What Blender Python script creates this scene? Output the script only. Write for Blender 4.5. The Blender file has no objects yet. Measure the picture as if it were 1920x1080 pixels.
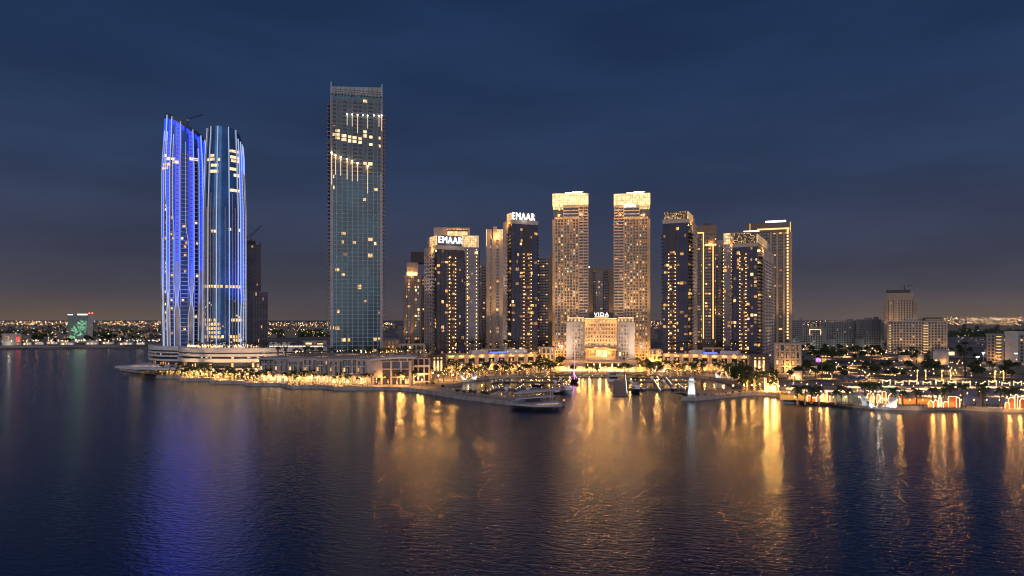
import bpy, math, random
from mathutils import Vector, Matrix
random.seed(7)
C = bpy.context.scene.collection
SC = bpy.context.scene
R = math.radians
# ------------------------------------------------------------------ camera, sky, sun, exposure
F, H, ZG = 1250.0, 46.0, 2.0          # focal length in photo pixels, camera height, quay height
cd = bpy.data.cameras.new('camera'); cam = bpy.data.objects.new('camera', cd); C.objects.link(cam)
cam.location = (0, 0, H); cam.rotation_euler = (R(90), 0, 0)
cd.sensor_width = 36; cd.lens = 36 * F / 1920; cd.shift_y = 60 / 1920
cd.clip_start = 1; cd.clip_end = 80000
SC.camera = cam
SC.view_settings.view_transform = 'Standard'; SC.view_settings.look = 'None'
SC.view_settings.exposure = 0; SC.view_settings.gamma = 1
SC.cycles.use_denoising = True
SC.cycles.sample_clamp_indirect = 5.0
SC.cycles.max_bounces = 5; SC.cycles.diffuse_bounces = 2; SC.cycles.glossy_bounces = 3
SC.cycles.caustics_reflective = False; SC.cycles.caustics_refractive = False
SC.cycles.blur_glossy = 0.3; SC.cycles.filter_width = 1.15

w = bpy.data.worlds.new('World'); SC.world = w; w.use_nodes = True
nt = w.node_tree; nt.nodes.clear()
def N(t, **k):
    n = nt.nodes.new(t)
    for a, b in k.items(): setattr(n, a, b)
    return n
def L(a, b): nt.links.new(a, b)
def ramp(n, stops):
    cr = n.color_ramp
    while len(cr.elements) > 1: cr.elements.remove(cr.elements[-1])
    cr.elements[0].position = stops[0][0]; cr.elements[0].color = (*stops[0][1], 1)
    for p, c in stops[1:]:
        e = cr.elements.new(p); e.color = (*c, 1)
tc = N('ShaderNodeTexCoord'); sp = N('ShaderNodeSeparateXYZ'); L(tc.outputs['Generated'], sp.inputs[0])
rp = N('ShaderNodeValToRGB'); L(sp.outputs['Z'], rp.inputs[0])
# dusk sky: city glow on the horizon, blue-grey band, deep blue above
ramp(rp, [(0.0, (.090, .073, .074)), (.016, (.078, .068, .077)), (.05, (.061, .059, .080)), (.11, (.043, .052, .092)),
          (.2, (.0265, .046, .103)), (.32, (.0150, .0365, .096)), (.43, (.0098, .0290, .083)), (1.0, (.007, .024, .08))])
# faint streaks of cloud
mp = N('ShaderNodeMapping'); mp.inputs['Scale'].default_value = (1.6, 1.6, 7.0); L(tc.outputs['Generated'], mp.inputs[0])
nz = N('ShaderNodeTexNoise'); nz.inputs['Scale'].default_value = 2.2; nz.inputs['Detail'].default_value = 6; L(mp.outputs[0], nz.inputs[0])
mr = N('ShaderNodeMapRange'); mr.inputs[1].default_value = .35; mr.inputs[2].default_value = .7; mr.inputs[3].default_value = .84; mr.inputs[4].default_value = 1.12
L(nz.outputs[0], mr.inputs[0])
mx = N('ShaderNodeMixRGB', blend_type='MULTIPLY'); mx.inputs[0].default_value = 1; L(rp.outputs[0], mx.inputs[1]); L(mr.outputs[0], mx.inputs[2])
# the last of the afterglow in the west, behind the camera
vm = N('ShaderNodeVectorMath', operation='DOT_PRODUCT'); vm.inputs[1].default_value = (0.1, -1, .12); L(tc.outputs['Generated'], vm.inputs[0])
wr = N('ShaderNodeMapRange'); wr.inputs[1].default_value = 0.0; wr.inputs[2].default_value = 1.0; wr.inputs[3].default_value = 0.0; wr.inputs[4].default_value = 1.0
L(vm.outputs['Value'], wr.inputs[0])
gl = N('ShaderNodeMixRGB', blend_type='MIX'); gl.inputs[1].default_value = (0, 0, 0, 1); gl.inputs[2].default_value = (.34, .33, .42, 1)
L(wr.outputs[0], gl.inputs[0])
ad = N('ShaderNodeMixRGB', blend_type='ADD'); ad.inputs[0].default_value = 1; L(mx.outputs[0], ad.inputs[1]); L(gl.outputs[0], ad.inputs[2])
# sodium glow low over the districts to the left and right
ab = N('ShaderNodeMath', operation='ABSOLUTE'); L(sp.outputs['X'], ab.inputs[0])
gx = N('ShaderNodeMapRange', interpolation_type='SMOOTHSTEP'); gx.inputs[1].default_value = .25; gx.inputs[2].default_value = .62; L(ab.outputs[0], gx.inputs[0])
gz_ = N('ShaderNodeMapRange', interpolation_type='SMOOTHERSTEP'); gz_.inputs[1].default_value = .055; gz_.inputs[2].default_value = -.01; L(sp.outputs['Z'], gz_.inputs[0])
gm = N('ShaderNodeMath', operation='MULTIPLY'); L(gx.outputs[0], gm.inputs[0]); L(gz_.outputs[0], gm.inputs[1])
gc = N('ShaderNodeMixRGB'); gc.inputs[1].default_value = (0, 0, 0, 1); gc.inputs[2].default_value = (.05, .027, .008, 1); L(gm.outputs[0], gc.inputs[0])
ad2 = N('ShaderNodeMixRGB', blend_type='ADD'); ad2.inputs[0].default_value = 1; L(ad.outputs[0], ad2.inputs[1]); L(gc.outputs[0], ad2.inputs[2]); ad = ad2
bg = N('ShaderNodeBackground'); bg.inputs['Strength'].default_value = 1.0; L(ad.outputs[0], bg.inputs[0])
sk = N('ShaderNodeTexSky', sky_type='NISHITA'); sk.sun_disc = False; sk.sun_elevation = R(-3); sk.sun_rotation = R(180)
bg2 = N('ShaderNodeBackground'); bg2.inputs['Strength'].default_value = 0.05; L(sk.outputs[0], bg2.inputs[0])
sh = N('ShaderNodeAddShader'); L(bg.outputs[0], sh.inputs[0]); L(bg2.outputs[0], sh.inputs[1])
wo = N('ShaderNodeOutputWorld'); L(sh.outputs[0], wo.inputs[0])

sl = bpy.data.lights.new('afterglow', 'SUN'); sl.energy = 0.42; sl.angle = R(40); sl.color = (1, .86, .76)
so = bpy.data.objects.new('afterglow', sl); C.objects.link(so)
so.rotation_euler = (R(78), 0, R(-3))          # low in the west, behind the camera

# ------------------------------------------------------------------ materials
_M = {}
def mat(name, col, rough=.7, metal=0.0, var=.12, scale=.25, spec=.5):
    if name in _M: return _M[name]
    m = bpy.data.materials.new(name); m.use_nodes = True; t = m.node_tree
    b = t.nodes['Principled BSDF']; b.inputs['Roughness'].default_value = rough; b.inputs['Metallic'].default_value = metal
    b.inputs['Specular IOR Level'].default_value = spec
    g = t.nodes.new('ShaderNodeNewGeometry'); n = t.nodes.new('ShaderNodeTexNoise'); n.inputs['Scale'].default_value = scale; n.inputs['Detail'].default_value = 5
    t.links.new(g.outputs['Position'], n.inputs[0])
    r = t.nodes.new('ShaderNodeMapRange'); r.inputs[1].default_value = .3; r.inputs[2].default_value = .7
    r.inputs[3].default_value = 1 - var; r.inputs[4].default_value = 1 + var
    t.links.new(n.outputs[0], r.inputs[0])
    x = t.nodes.new('ShaderNodeMixRGB'); x.blend_type = 'MULTIPLY'; x.inputs[0].default_value = 1; x.inputs[1].default_value = (*col, 1)
    t.links.new(r.outputs[0], x.inputs[2]); t.links.new(x.outputs[0], b.inputs['Base Color'])
    _M[name] = m; return m
def emit(name, col, s, pattern=0.0, sample=False, base=(.05, .05, .05)):
    """something that gives off light; pattern = curtains, lamps and furniture behind a lit pane"""
    if name in _M: return _M[name]
    m = bpy.data.materials.new(name); m.use_nodes = True; t = m.node_tree
    b = t.nodes['Principled BSDF']; b.inputs['Base Color'].default_value = (*base, 1); b.inputs['Roughness'].default_value = .4
    b.inputs['Emission Color'].default_value = (*col, 1); b.inputs['Emission Strength'].default_value = s
    if pattern:
        g = t.nodes.new('ShaderNodeNewGeometry'); mpn = t.nodes.new('ShaderNodeMapping'); mpn.inputs['Scale'].default_value = (1, 1, .7)
        t.links.new(g.outputs['Position'], mpn.inputs[0])
        n = t.nodes.new('ShaderNodeTexVoronoi'); n.inputs['Scale'].default_value = .55; t.links.new(mpn.outputs[0], n.inputs[0])
        sx = t.nodes.new('ShaderNodeSeparateColor'); t.links.new(n.outputs['Color'], sx.inputs[0])
        r = t.nodes.new('ShaderNodeMapRange'); r.inputs[3].default_value = s * (1 - pattern); r.inputs[4].default_value = s * (1 + pattern)
        t.links.new(sx.outputs[0], r.inputs[0]); t.links.new(r.outputs[0], b.inputs['Emission Strength'])
    m.cycles.emission_sampling = 'FRONT_BACK' if sample else 'NONE'
    _M[name] = m; return m
def glass(name, col, rough=.12, metal=.55): return mat(name, col, rough, metal, .3, .07)

BEIGE = mat('beige stone', (.43, .33, .235), .75); BEIGE2 = mat('pale beige render', (.5, .42, .33), .75)
GREYW = mat('grey white render', (.5, .47, .44), .8); WHITE = mat('white panels', (.66, .63, .6), .55, var=.1)
MAUVE = mat('mauve grey render', (.45, .385, .36), .8); DARKW = mat('dark cladding', (.06, .052, .05), .5)
BRONZE = mat('bronze cladding', (.16, .11, .07), .45); CONC = mat('raw concrete', (.2, .185, .18), .9)
CHAR = mat('charcoal frame', (.03, .03, .035), .4); STEEL = mat('galvanised steel', (.3, .3, .32), .4, .6)
BLACK = mat('black metal', (.015, .015, .018), .4)
GL_D = glass('dark facade glass', (.085, .08, .1), .14, .45); GL_B = glass('teal facade glass', (.015, .065, .10), .1, .42); GL_V = glass('navy facade glass', (.07, .075, .115), .12, .45)
GL_N = glass('blue black glass', (.05, .11, .34)); GL_G = glass('greenhouse glass', (.1, .12, .13))
PAVE = mat('promenade paving', (.34, .28, .21), .8, scale=.6); GRASS = mat('lawn', (.04, .07, .02), .95, var=.4, scale=.8)
SAND = mat('sand', (.33, .28, .26), .95, var=.3, scale=.03); ROADM = mat('asphalt', (.06, .058, .06), .85, scale=.15)
WALLC = mat('quay concrete', (.4, .36, .32), .85, var=.3, scale=.25); WOOD = mat('weathered timber', (.16, .11, .075), .75, scale=1.5)
TRUNK = mat('palm trunk', (.2, .14, .085), .9, scale=4); FROND = mat('palm fronds', (.065, .085, .03), .8, var=.45, scale=1.2)
LEAF = mat('tree leaves', (.045, .07, .022), .85, var=.5, scale=.9)
LIT = [emit('amber lit pane', (1, .45, .12), .95, .6), emit('yellow lit pane', (1, .55, .19), 1.15, .6),
       emit('warm white lit pane', (1, .68, .34), 1.4, .5), emit('cool white lit pane', (.75, .9, 1), .7, .6), emit('dim amber pane', (1, .45, .13), .3, .7), emit('dim curtained pane', (1, .55, .24), .42, .7)]
SHOP = emit('shop front light', (1, .6, .24), 2.2, .7); SHOPS = emit('shop interior light', (1, .66, .32), 2.0, .6, True)
CROWN = emit('lantern light', (1, .66, .28), 1.7, .45, True); CROWN2 = emit('perforated lantern light', (1, .72, .42), 1.25, .75, True)
SIGNW = emit('white sign light', (1, .98, .95), 3.0, 0, True); LEDW = emit('white strip light', (1, .82, .6), 4.0, 0, True)
LEDG = emit('golden strip light', (1, .58, .2), 2.0, 0, True); BULB = emit('warm bulb', (1, .52, .17), 7.0)
FAIRY = emit('fairy lights', (1, .55, .15), 13.0); GLOBE = emit('lamp globe', (1, .62, .26), 30.0)
BLUE = emit('blue strip light', (.002, .019, 1.0), 9.5, 0, True); FINW = emit('blue white strip light', (.5, .64, 1.0), .85, 0, True)
PURPLE = emit('purple light', (.8, .25, 1.0), 3.0); REDL = emit('red light', (1, .08, .04), 6.0); GREENL = emit('green light', (.35, 1, .5), 1.0)
WHITEL = emit('cool white lamp', (.9, .95, 1), 10.0); COVE = emit('cove light', (1, .6, .27), 2.4, .3, True)

# ------------------------------------------------------------------ mesh builder
class MB:
    def __init__(s): s.v = []; s.f = []; s.mi = []
    def add(s, vs, fs, mi=0):
        o = len(s.v); s.v += [tuple(p) for p in vs]; s.f += [tuple(i + o for i in f) for f in fs]; s.mi += [mi] * len(fs)
    def box(s, x0, x1, y0, y1, z0, z1, mi=0):
        s.add([(x0,y0,z0),(x1,y0,z0),(x1,y1,z0),(x0,y1,z0),(x0,y0,z1),(x1,y0,z1),(x1,y1,z1),(x0,y1,z1)],
              [(0,3,2,1),(4,5,6,7),(0,1,5,4),(1,2,6,5),(2,3,7,6),(3,0,4,7)], mi)
    def obox(s, o, u, a0, a1, p0, p1, z0, z1, mi=0):
        """box along a facade: a = along it, p = outward"""
        n = (u[1], -u[0])
        P = lambda a, p, z: (o[0] + u[0]*a + n[0]*p, o[1] + u[1]*a + n[1]*p, z)
        s.add([P(a0,p1,z0),P(a1,p1,z0),P(a1,p0,z0),P(a0,p0,z0),P(a0,p1,z1),P(a1,p1,z1),P(a1,p0,z1),P(a0,p0,z1)],
              [(0,3,2,1),(4,5,6,7),(0,1,5,4),(1,2,6,5),(2,3,7,6),(3,0,4,7)], mi)
    def prism(s, poly, z0, z1, mi=0):
        n = len(poly); a = sum(poly[i][0]*poly[(i+1)%n][1] - poly[(i+1)%n][0]*poly[i][1] for i in range(n))
        if a < 0: poly = poly[::-1]
        s.add([(x, y, z0) for x, y in poly] + [(x, y, z1) for x, y in poly],
              [tuple(range(n))[::-1], tuple(range(n, 2*n))] + [(i, (i+1) % n, n + (i+1) % n, n + i) for i in range(n)], mi)
    def loft(s, rings, cap=True, mi=0):
        n = len(rings[0]); v = [p for r in rings for p in r]; f = []
        for k in range(len(rings) - 1):
            for i in range(n):
                j = (i + 1) % n; f.append((k*n+i, k*n+j, (k+1)*n+j, (k+1)*n+i))
        if cap: f += [tuple(range(n))[::-1], tuple(range((len(rings)-1)*n, len(rings)*n))]
        s.add(v, f, mi)
    def tube(s, pts, r, n=6, mi=0):
        rr = r if isinstance(r, (list, tuple)) else [r] * len(pts); rings = []
        P = [Vector(p) for p in pts]
        for k, p in enumerate(P):
            d = (P[min(k+1, len(P)-1)] - P[max(k-1, 0)]).normalized()
            a = d.cross(Vector((0, 0, 1)));
            if a.length < 1e-3: a = Vector((1, 0, 0))
            a.normalize(); b = d.cross(a)
            rings.append([tuple(p + (a*math.cos(t) + b*math.sin(t)) * rr[k]) for t in [2*math.pi*i/n for i in range(n)]])
        s.loft(rings, True, mi)
    def octa(s, c, r, mi=0, rz=None):
        x, y, z = c; q = rz or r
        s.add([(x+r,y,z),(x,y+r,z),(x-r,y,z),(x,y-r,z),(x,y,z+q),(x,y,z-q)],
              [(0,1,4),(1,2,4),(2,3,4),(3,0,4),(1,0,5),(2,1,5),(3,2,5),(0,3,5)], mi)
    def ball(s, c, r, mi=0, n=8, m=5):
        rings = [[(c[0]+r*math.sin(p)*math.cos(t), c[1]+r*math.sin(p)*math.sin(t), c[2]-r*math.cos(p)) for t in [2*math.pi*i/n for i in range(n)]]
                 for p in [math.pi*(k+.12)/(m+.24) for k in range(m+1)]]
        s.loft(rings, True, mi)
    def mesh(s, name, mats):
        me = bpy.data.meshes.new(name); me.from_pydata(s.v, [], s.f)
        for m in (mats if isinstance(mats, (list, tuple)) else [mats]): me.materials.append(m)
        if any(s.mi): me.polygons.foreach_set('material_index', s.mi)
        me.update(); return me
    def build(s, name, mats, parent=None, loc=(0, 0, 0), rz=0):
        return link(name, s.mesh(name, mats), parent, loc, rz)
def link(name, data, parent=None, loc=(0, 0, 0), rz=0):
    o = bpy.data.objects.new(name, data); C.objects.link(o); o.parent = parent
    o.location = loc; o.rotation_euler = (0, 0, rz); return o
def tag(o, label=None, cat=None, group=None, kind=None):
    if label: o['label'] = label
    if cat: o['category'] = cat
    if group: o['group'] = group
    if kind: o['kind'] = kind
    return o
def thing(name, label, cat, loc=(0, 0, 0), rz=0, group=None):
    return tag(link(name, None, None, loc, rz), label, cat, group)
def copy_tree(o, parent=None):
    c = o.copy(); C.objects.link(c); c.parent = parent
    for ch in list(o.children): copy_tree(ch, c)
    return c
def structure(name, mb, m): return tag(mb.build(name, m), kind='structure')
LAMPS = 4.6
def lamp(parent, loc, power, col=(1, .62, .28), r=.4, kind='POINT', aim=None, cone=70, name='light'):
    if kind == 'SPOT' and col[0] == 1 and col[2] < .5: col = (1, .55, .22)
    if kind == 'POINT' and col[0] == 1 and col[2] < .5: power *= LAMPS; col = (1, .45, .09)
    key = (kind, round(power), col, r, cone)
    ld = _M.get(key)
    if ld is None:
        ld = bpy.data.lights.new(name, kind); ld.energy = power; ld.color = col; ld.shadow_soft_size = r; _M[key] = ld
        if kind == 'SPOT': ld.spot_size = R(cone); ld.spot_blend = .8
    o = link(name, ld, parent, loc)
    if aim is not None: o.rotation_euler = (Vector(aim) - Vector(loc)).to_track_quat('-Z', 'Y').to_euler()
    return o
# pixels of the photograph (1920 wide) as real places
def X(px, d): return (px - 960) / F * d
def ZP(py, d): return H - (py - 600) / F * d
def G(px, py, z=ZG):
    d = (H - z) * F / (py - 600); return (X(px, d), d)
def text(name, body, size, m, parent, loc, rx=R(90), rz=0, depth=.25, bold=.03, sx=1.0, width=None, spacing=1.06):
    cu = bpy.data.curves.new(name, 'FONT'); cu.body = body; cu.size = size; cu.extrude = depth; cu.offset = bold; cu.align_x = 'CENTER'
    cu.resolution_u = 3; cu.space_character = spacing; cu.materials.append(m)
    tmp = bpy.data.objects.new('lettering', cu); C.objects.link(tmp); dg = bpy.context.evaluated_depsgraph_get()
    me = bpy.data.meshes.new_from_object(tmp.evaluated_get(dg)); bpy.data.objects.remove(tmp); bpy.data.curves.remove(cu)
    if not me.materials: me.materials.append(m)
    if width: xs = [v.co.x for v in me.vertices]; sx = width / (max(xs) - min(xs))
    o = link(name, me, parent, loc); o.rotation_euler = (rx, 0, rz); o.scale = (sx, 1, 1); return o

# ------------------------------------------------------------------ buildings
_WM = {}
class Bld:
    def __init__(s, name, label, cat, loc, rz=0, group=None):
        s.root = thing(name, label, cat, loc, rz, group); s.m = {}; s.nw = 0; s.rest = MB(); s.loc = loc; s.maxw = 96
    def mb(s, part, m):
        k = (part, m.name)
        if k not in s.m: s.m[k] = (MB(), m)
        return s.m[k][0]
    def window(s, o, u, a, p, z, w, h, k):
        n = (u[1], -u[0]); c = (o[0]+u[0]*a+n[0]*p, o[1]+u[1]*a+n[1]*p, z)
        if s.nw < s.maxw:
            key = (round(w, 1), round(h, 1), k)
            if key not in _WM:
                b = MB(); b.box(-w/2, w/2, -.05, .05, -h/2, h/2); _WM[key] = b.mesh('window', LIT[k])
            link('window', _WM[key], s.root, c, math.atan2(u[1], u[0])); s.nw += 1
        else:
            s.rest.obox(o, u, a-w/2, a+w/2, p-.05, p+.05, z-h/2, z+h/2, k)
    def light(s, loc, power, aim=None, **k):
        return lamp(s.root, loc, power, aim=aim, **k)
    def finish(s):
        for (part, _), (b, m) in s.m.items(): b.build(part.split('#')[0], m, s.root)
        if s.rest.v: tag(s.rest.build('window', LIT, s.root), kind='stuff')
        return s.root
def faces(w, d):
    """origin and direction of the front, right and left face of a w by d block centred on its base"""
    return {'F': ((-w/2, -d/2), (1, 0), w), 'R': ((w/2, -d/2), (0, 1), d), 'L': ((-w/2, d/2), (0, -1), d)}
def facade(B, face, z0, z1, fh, nx=None, a0=None, a1=None, pier=.5, slab=.45, proud=.35, wall=BEIGE, lit=.1, tone=(4, 4, 2, .5),
           balc=0, balcm=None, win=(.9, .85), part='facade_frame', edges=None, sslab=True, clump=0.0, top=None, endpier=None):
    o, u, W = face
    a0 = 0 if a0 is None else a0; a1 = W if a1 is None else a1
    nzf = max(1, round((z1 - z0) / fh)); fh = (z1 - z0) / nzf
    if edges is None: edges = [a0 + (a1 - a0) * i / nx for i in range(nx + 1)]
    b = B.mb(part, wall)
    for i, e in enumerate(edges):
        pw = endpier if (endpier and i in (0, len(edges)-1)) else pier
        l, r = max(a0, e - pw/2), min(a1, e + pw/2)
        if i == 0: l, r = a0, a0 + pw
        if i == len(edges) - 1: l, r = a1 - pw, a1
        b.obox(o, u, l, r, -.3, proud, z0, z1)
    if sslab:
        for k in range(nzf + 1):
            z = z0 + k * fh
            b.obox(o, u, a0 + .02, a1 - .02, -.3, proud - .06, max(z0, z - slab/2) + .01, min(z1, z + slab/2) + (.02 if k < nzf else .25))
    if balc:
        bb = B.mb('balcony', balcm or wall)
        for k in range(nzf):
            z = z0 + k * fh
            bb.obox(o, u, a0 + .15, a1 - .15, 0, balc, z - .14, z + .14)
            bb.obox(o, u, a0 + .15, a1 - .15, balc - .12, balc + .02, z + .14, z + 1.05)
    for i in range(len(edges) - 1):
        cw = edges[i+1] - edges[i] - pier
        for k in range(nzf):
            p = lit * (1.8 if random.random() < clump else 1)
            if random.random() < p:
                kk = random.choices(range(4), tone)[0]
                if random.random() < .5: kk = random.choice((4, 5))
                ww = cw * win[0] * random.choice((.95, .8, .6, .45)); hh = (fh - slab) * win[1] * random.choice((1, .85, .7))
                B.window(o, u, (edges[i] + edges[i+1]) / 2 + random.uniform(-.5, .5) * (cw * win[0] - ww), .1, z0 + (k + .5) * fh, ww, hh, kk)
def fit_front(pl, pr, d, dp, th=None):
    k = ((pl + pr) / 2 - 960) / F
    if th is None: th = -math.atan(k)
    c, s = math.cos(th), math.sin(th); Cx, Cy = k * d, d
    kl, kr = (pl - 960) / F, (pr - 960) / F
    wr = (kr*Cy - Cx) / (c - kr*s); wl = (kl*Cy - Cx) / (c - kl*s); w = wr - wl
    m = (wr + wl) / 2
    return w, dp, (Cx + c*m - s*dp/2, Cy + s*m + c*dp/2), th
def fit_left(pl, pc, pr, d, th):
    c, s = math.cos(th), math.sin(th); kl, kc, kr = [(p - 960) / F for p in (pl, pc, pr)]; Cx, Cy = kc*d, d
    w = (kr*Cy - Cx) / (c - kr*s); t = (kl*Cy - Cx) / (-s - kl*c)
    return w, t, (Cx + c*w/2 - s*t/2, Cy + s*w/2 + c*t/2), th
def fit_right(pl, pc, pr, d, th):
    c, s = math.cos(th), math.sin(th); kl, kc, kr = [(p - 960) / F for p in (pl, pc, pr)]; Cx, Cy = kc*d, d
    w = -(kl*Cy - Cx) / (c - kl*s); t = (kr*Cy - Cx) / (-s - kr*c)
    return w, t, (Cx - c*w/2 - s*t/2, Cy - s*w/2 + c*t/2), th
def block(name, label, cat, fit, group=None):
    w, dp, (x, y), th = fit
    return Bld(name, label, cat, (x, y, ZG), th, group), w, dp
# ------------------------------------------------------------------ water and land
def water_mat():
    m = bpy.data.materials.new('rippled water'); m.use_nodes = True; t = m.node_tree; b = t.nodes['Principled BSDF']
    b.inputs['Base Color'].default_value = (.004, .018, .068, 1); b.inputs['Roughness'].default_value = .15; b.inputs['IOR'].default_value = 1.33  # navy base partly stands in for the reflected upper sky
    g = t.nodes.new('ShaderNodeNewGeometry')
    def layer(rot, sc, scale, det):
        p = t.nodes.new('ShaderNodeMapping'); p.vector_type = 'TEXTURE'; p.inputs['Rotation'].default_value = (0, 0, R(rot)); p.inputs['Scale'].default_value = sc
        t.links.new(g.outputs['Position'], p.inputs[0])
        n = t.nodes.new('ShaderNodeTexNoise'); n.inputs['Scale'].default_value = scale; n.inputs['Detail'].default_value = det; n.inputs['Roughness'].default_value = .55
        n.inputs['Distortion'].default_value = .2
        t.links.new(p.outputs[0], n.inputs[0]); return n
    a = layer(-14, (2.4, 1, 1), .8, 3); c = layer(20, (2.0, 1, 1), 1.8, 2); e = layer(-32, (1.6, 1, 1), 3.8, 2); big = layer(-20, (2.5, 1, 1), .018, 3)
    m1 = t.nodes.new('ShaderNodeMath'); m1.operation = 'MULTIPLY_ADD'; m1.inputs[1].default_value = .42; t.links.new(e.outputs[0], m1.inputs[0]); t.links.new(c.outputs[0], m1.inputs[2])
    ma = t.nodes.new('ShaderNodeMath'); ma.operation = 'MULTIPLY_ADD'; ma.inputs[1].default_value = .5; t.links.new(m1.outputs[0], ma.inputs[0]); t.links.new(a.outputs[0], ma.inputs[2])
    # gusts: some stretches rougher than others; the sheltered basin calm
    gr = t.nodes.new('ShaderNodeMapRange'); gr.inputs[1].default_value = .35; gr.inputs[2].default_value = .65; gr.inputs[3].default_value = .82; gr.inputs[4].default_value = 1.15
    t.links.new(big.outputs[0], gr.inputs[0])
    sp_ = t.nodes.new('ShaderNodeSeparateXYZ'); t.links.new(g.outputs['Position'], sp_.inputs[0])
    ym = t.nodes.new('ShaderNodeMapRange'); ym.inputs[1].default_value = 375; ym.inputs[2].default_value = 440; ym.inputs[3].default_value = 1; ym.inputs[4].default_value = .3
    t.links.new(sp_.outputs['Y'], ym.inputs[0])
    xm = t.nodes.new('ShaderNodeMapRange'); xm.inputs[1].default_value = -90; xm.inputs[2].default_value = -60; xm.inputs[3].default_value = 1; xm.inputs[4].default_value = 0
    t.links.new(sp_.outputs['X'], xm.inputs[0])
    mxx = t.nodes.new('ShaderNodeMath'); mxx.operation = 'MAXIMUM'; t.links.new(ym.outputs[0], mxx.inputs[0]); t.links.new(xm.outputs[0], mxx.inputs[1])
    mu = t.nodes.new('ShaderNodeMath'); mu.operation = 'MULTIPLY'; t.links.new(gr.outputs[0], mu.inputs[0]); t.links.new(mxx.outputs[0], mu.inputs[1])
    bp = t.nodes.new('ShaderNodeBump'); bp.inputs['Distance'].default_value = WAVE; t.links.new(mu.outputs[0], bp.inputs['Strength']); t.links.new(ma.outputs[0], bp.inputs['Height'])
    t.links.new(bp.outputs[0], b.inputs['Normal'])
    return m
WAVE = 0.15
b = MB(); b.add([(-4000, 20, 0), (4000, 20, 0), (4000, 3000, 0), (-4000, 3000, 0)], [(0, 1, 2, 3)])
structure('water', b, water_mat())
W0 = lambda px, py: G(px, py, 0.0)
shore_left = [W0(*p) for p in [(294,709),(338,710.4),(339,714.8),(394,714.8),(394,719),(457,720),(458,722.3),(480,724),(525,724),(536,726.5),(547,728.8),(575,728.4),(606,728.4),
     (617,730),(628,732),(660,732),(720,731.5),(750,732.5),(780,735),(810,739.5),(840,745),(870,749.5),(900,753),(950,759),(1000,764),(1035,764.5),(1052,763),(1058,760)]]
inner = [G(*p) for p in [(1052,753.5),(1040,749.5),(1020,748),(980,747),(940,744.5),(890,740),(850,734),(822,726.5),(838,723),(855,719.5),(866,716),(866,711.5),(890,709),(920,705.5),(960,703),(1000,700.5),(1035,699),(1070,698),
     (1110,699),(1190,698),(1230,699),(1265,701),(1300,703),(1330,706.5),(1355,711),(1375,717),(1388,724),(1392,730),(1380,734.5),(1340,739.5),(1310,742),(1285,744)]]
shore_right = [W0(*p) for p in [(1278,750.8),(1300,751.5),(1330,749),(1355,746.5),(1380,743.5),(1400,742),(1420,741),(1450,743),(1480,748),(1495,751.5),(1510,754.3),(1535,757),(1560,758),(1600,763.5),(1640,767),(1680,768.5),(1720,769.5),(1760,768.5),(1800,768.5),
     (1840,771),(1880,773),(1920,774),(2000,777),(2100,782)]]
left_side = [(-345, 640), (-372, 705), (-400, 800), (-500, 960), (-620, 1095), (-680, 1105), (-760, 1030), (-830, 1040), (-1200, 985), (-2600, 900)][::-1]
left_side = [(-2600, 900), (-1200, 985), (-900, 1030), (-760, 1060), (-640, 1095), (-560, 1085), (-440, 900), (-372, 700), (-345, 640)]
land = left_side + shore_left + inner + shore_right + [(900, 330), (2600, 300), (40000, 8000), (40000, 60000), (-40000, 60000), (-40000, 3000)]
GROUND = bpy.data.materials.new('city ground'); GROUND.use_nodes = True
def _ground():
    t = GROUND.node_tree; b = t.nodes['Principled BSDF']; b.inputs['Roughness'].default_value = .9
    g = t.nodes.new('ShaderNodeNewGeometry'); n = t.nodes.new('ShaderNodeTexNoise'); n.inputs['Scale'].default_value = .012; n.inputs['Detail'].default_value = 8
    t.links.new(g.outputs['Position'], n.inputs[0])
    r = t.nodes.new('ShaderNodeValToRGB'); cr = r.color_ramp; cr.elements[0].position = .35; cr.elements[0].color = (.07, .06, .05, 1); cr.elements[1].position = .65; cr.elements[1].color = (.3, .24, .19, 1)
    t.links.new(n.outputs[0], r.inputs[0]); t.links.new(r.outputs[0], b.inputs['Base Color'])
_ground()
b = MB(); b.prism(land, -3, ZG)
structure('ground', b, GROUND)
# promenade paving along the water, 4 mm above the ground
def ribbon(pts, off0, off1, z, h=0.004):
    """strip of flat paving following a polyline, from off0 to off1 to its left"""
    b = MB(); n = len(pts); L0 = []; L1 = []
    for i in range(n):
        a = Vector(pts[max(0, i-1)]); c = Vector(pts[min(n-1, i+1)]); d = (c - a).normalized(); nn = Vector((-d.y, d.x)); p = Vector(pts[i])
        L0.append(p + nn*off0); L1.append(p + nn*off1)
    b.add([(q.x, q.y, z) for q in L0] + [(q.x, q.y, z) for q in L1], [(i, i+1, n+i+1, n+i) for i in range(n-1)])
    return b
def wallstrip(pts, o0, o1, z0, z1):
    b = MB(); n = len(pts); ring = []
    for i in range(n):
        a = Vector(pts[max(0, i-1)]); c = Vector(pts[min(n-1, i+1)]); d = (c - a).normalized(); nn = Vector((-d.y, d.x)); p = Vector(pts[i])
        q0 = p + nn*o0; q1 = p + nn*o1
        ring.append([(q0.x, q0.y, z0), (q1.x, q1.y, z0), (q1.x, q1.y, z1), (q0.x, q0.y, z1)])
    b.loft(ring); return b
structure('promenade_paving', ribbon(shore_left[:24], .6, 16, ZG + .004), PAVE)
structure('promenade_paving', ribbon(shore_right, .6, 22, ZG + .004), PAVE)
structure('quay_paving', ribbon(inner[9:26], -24, -.6, ZG + .004), PAVE) if False else structure('quay_paving', ribbon(inner[9:27], .6, 20, ZG + .004), PAVE)
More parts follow.
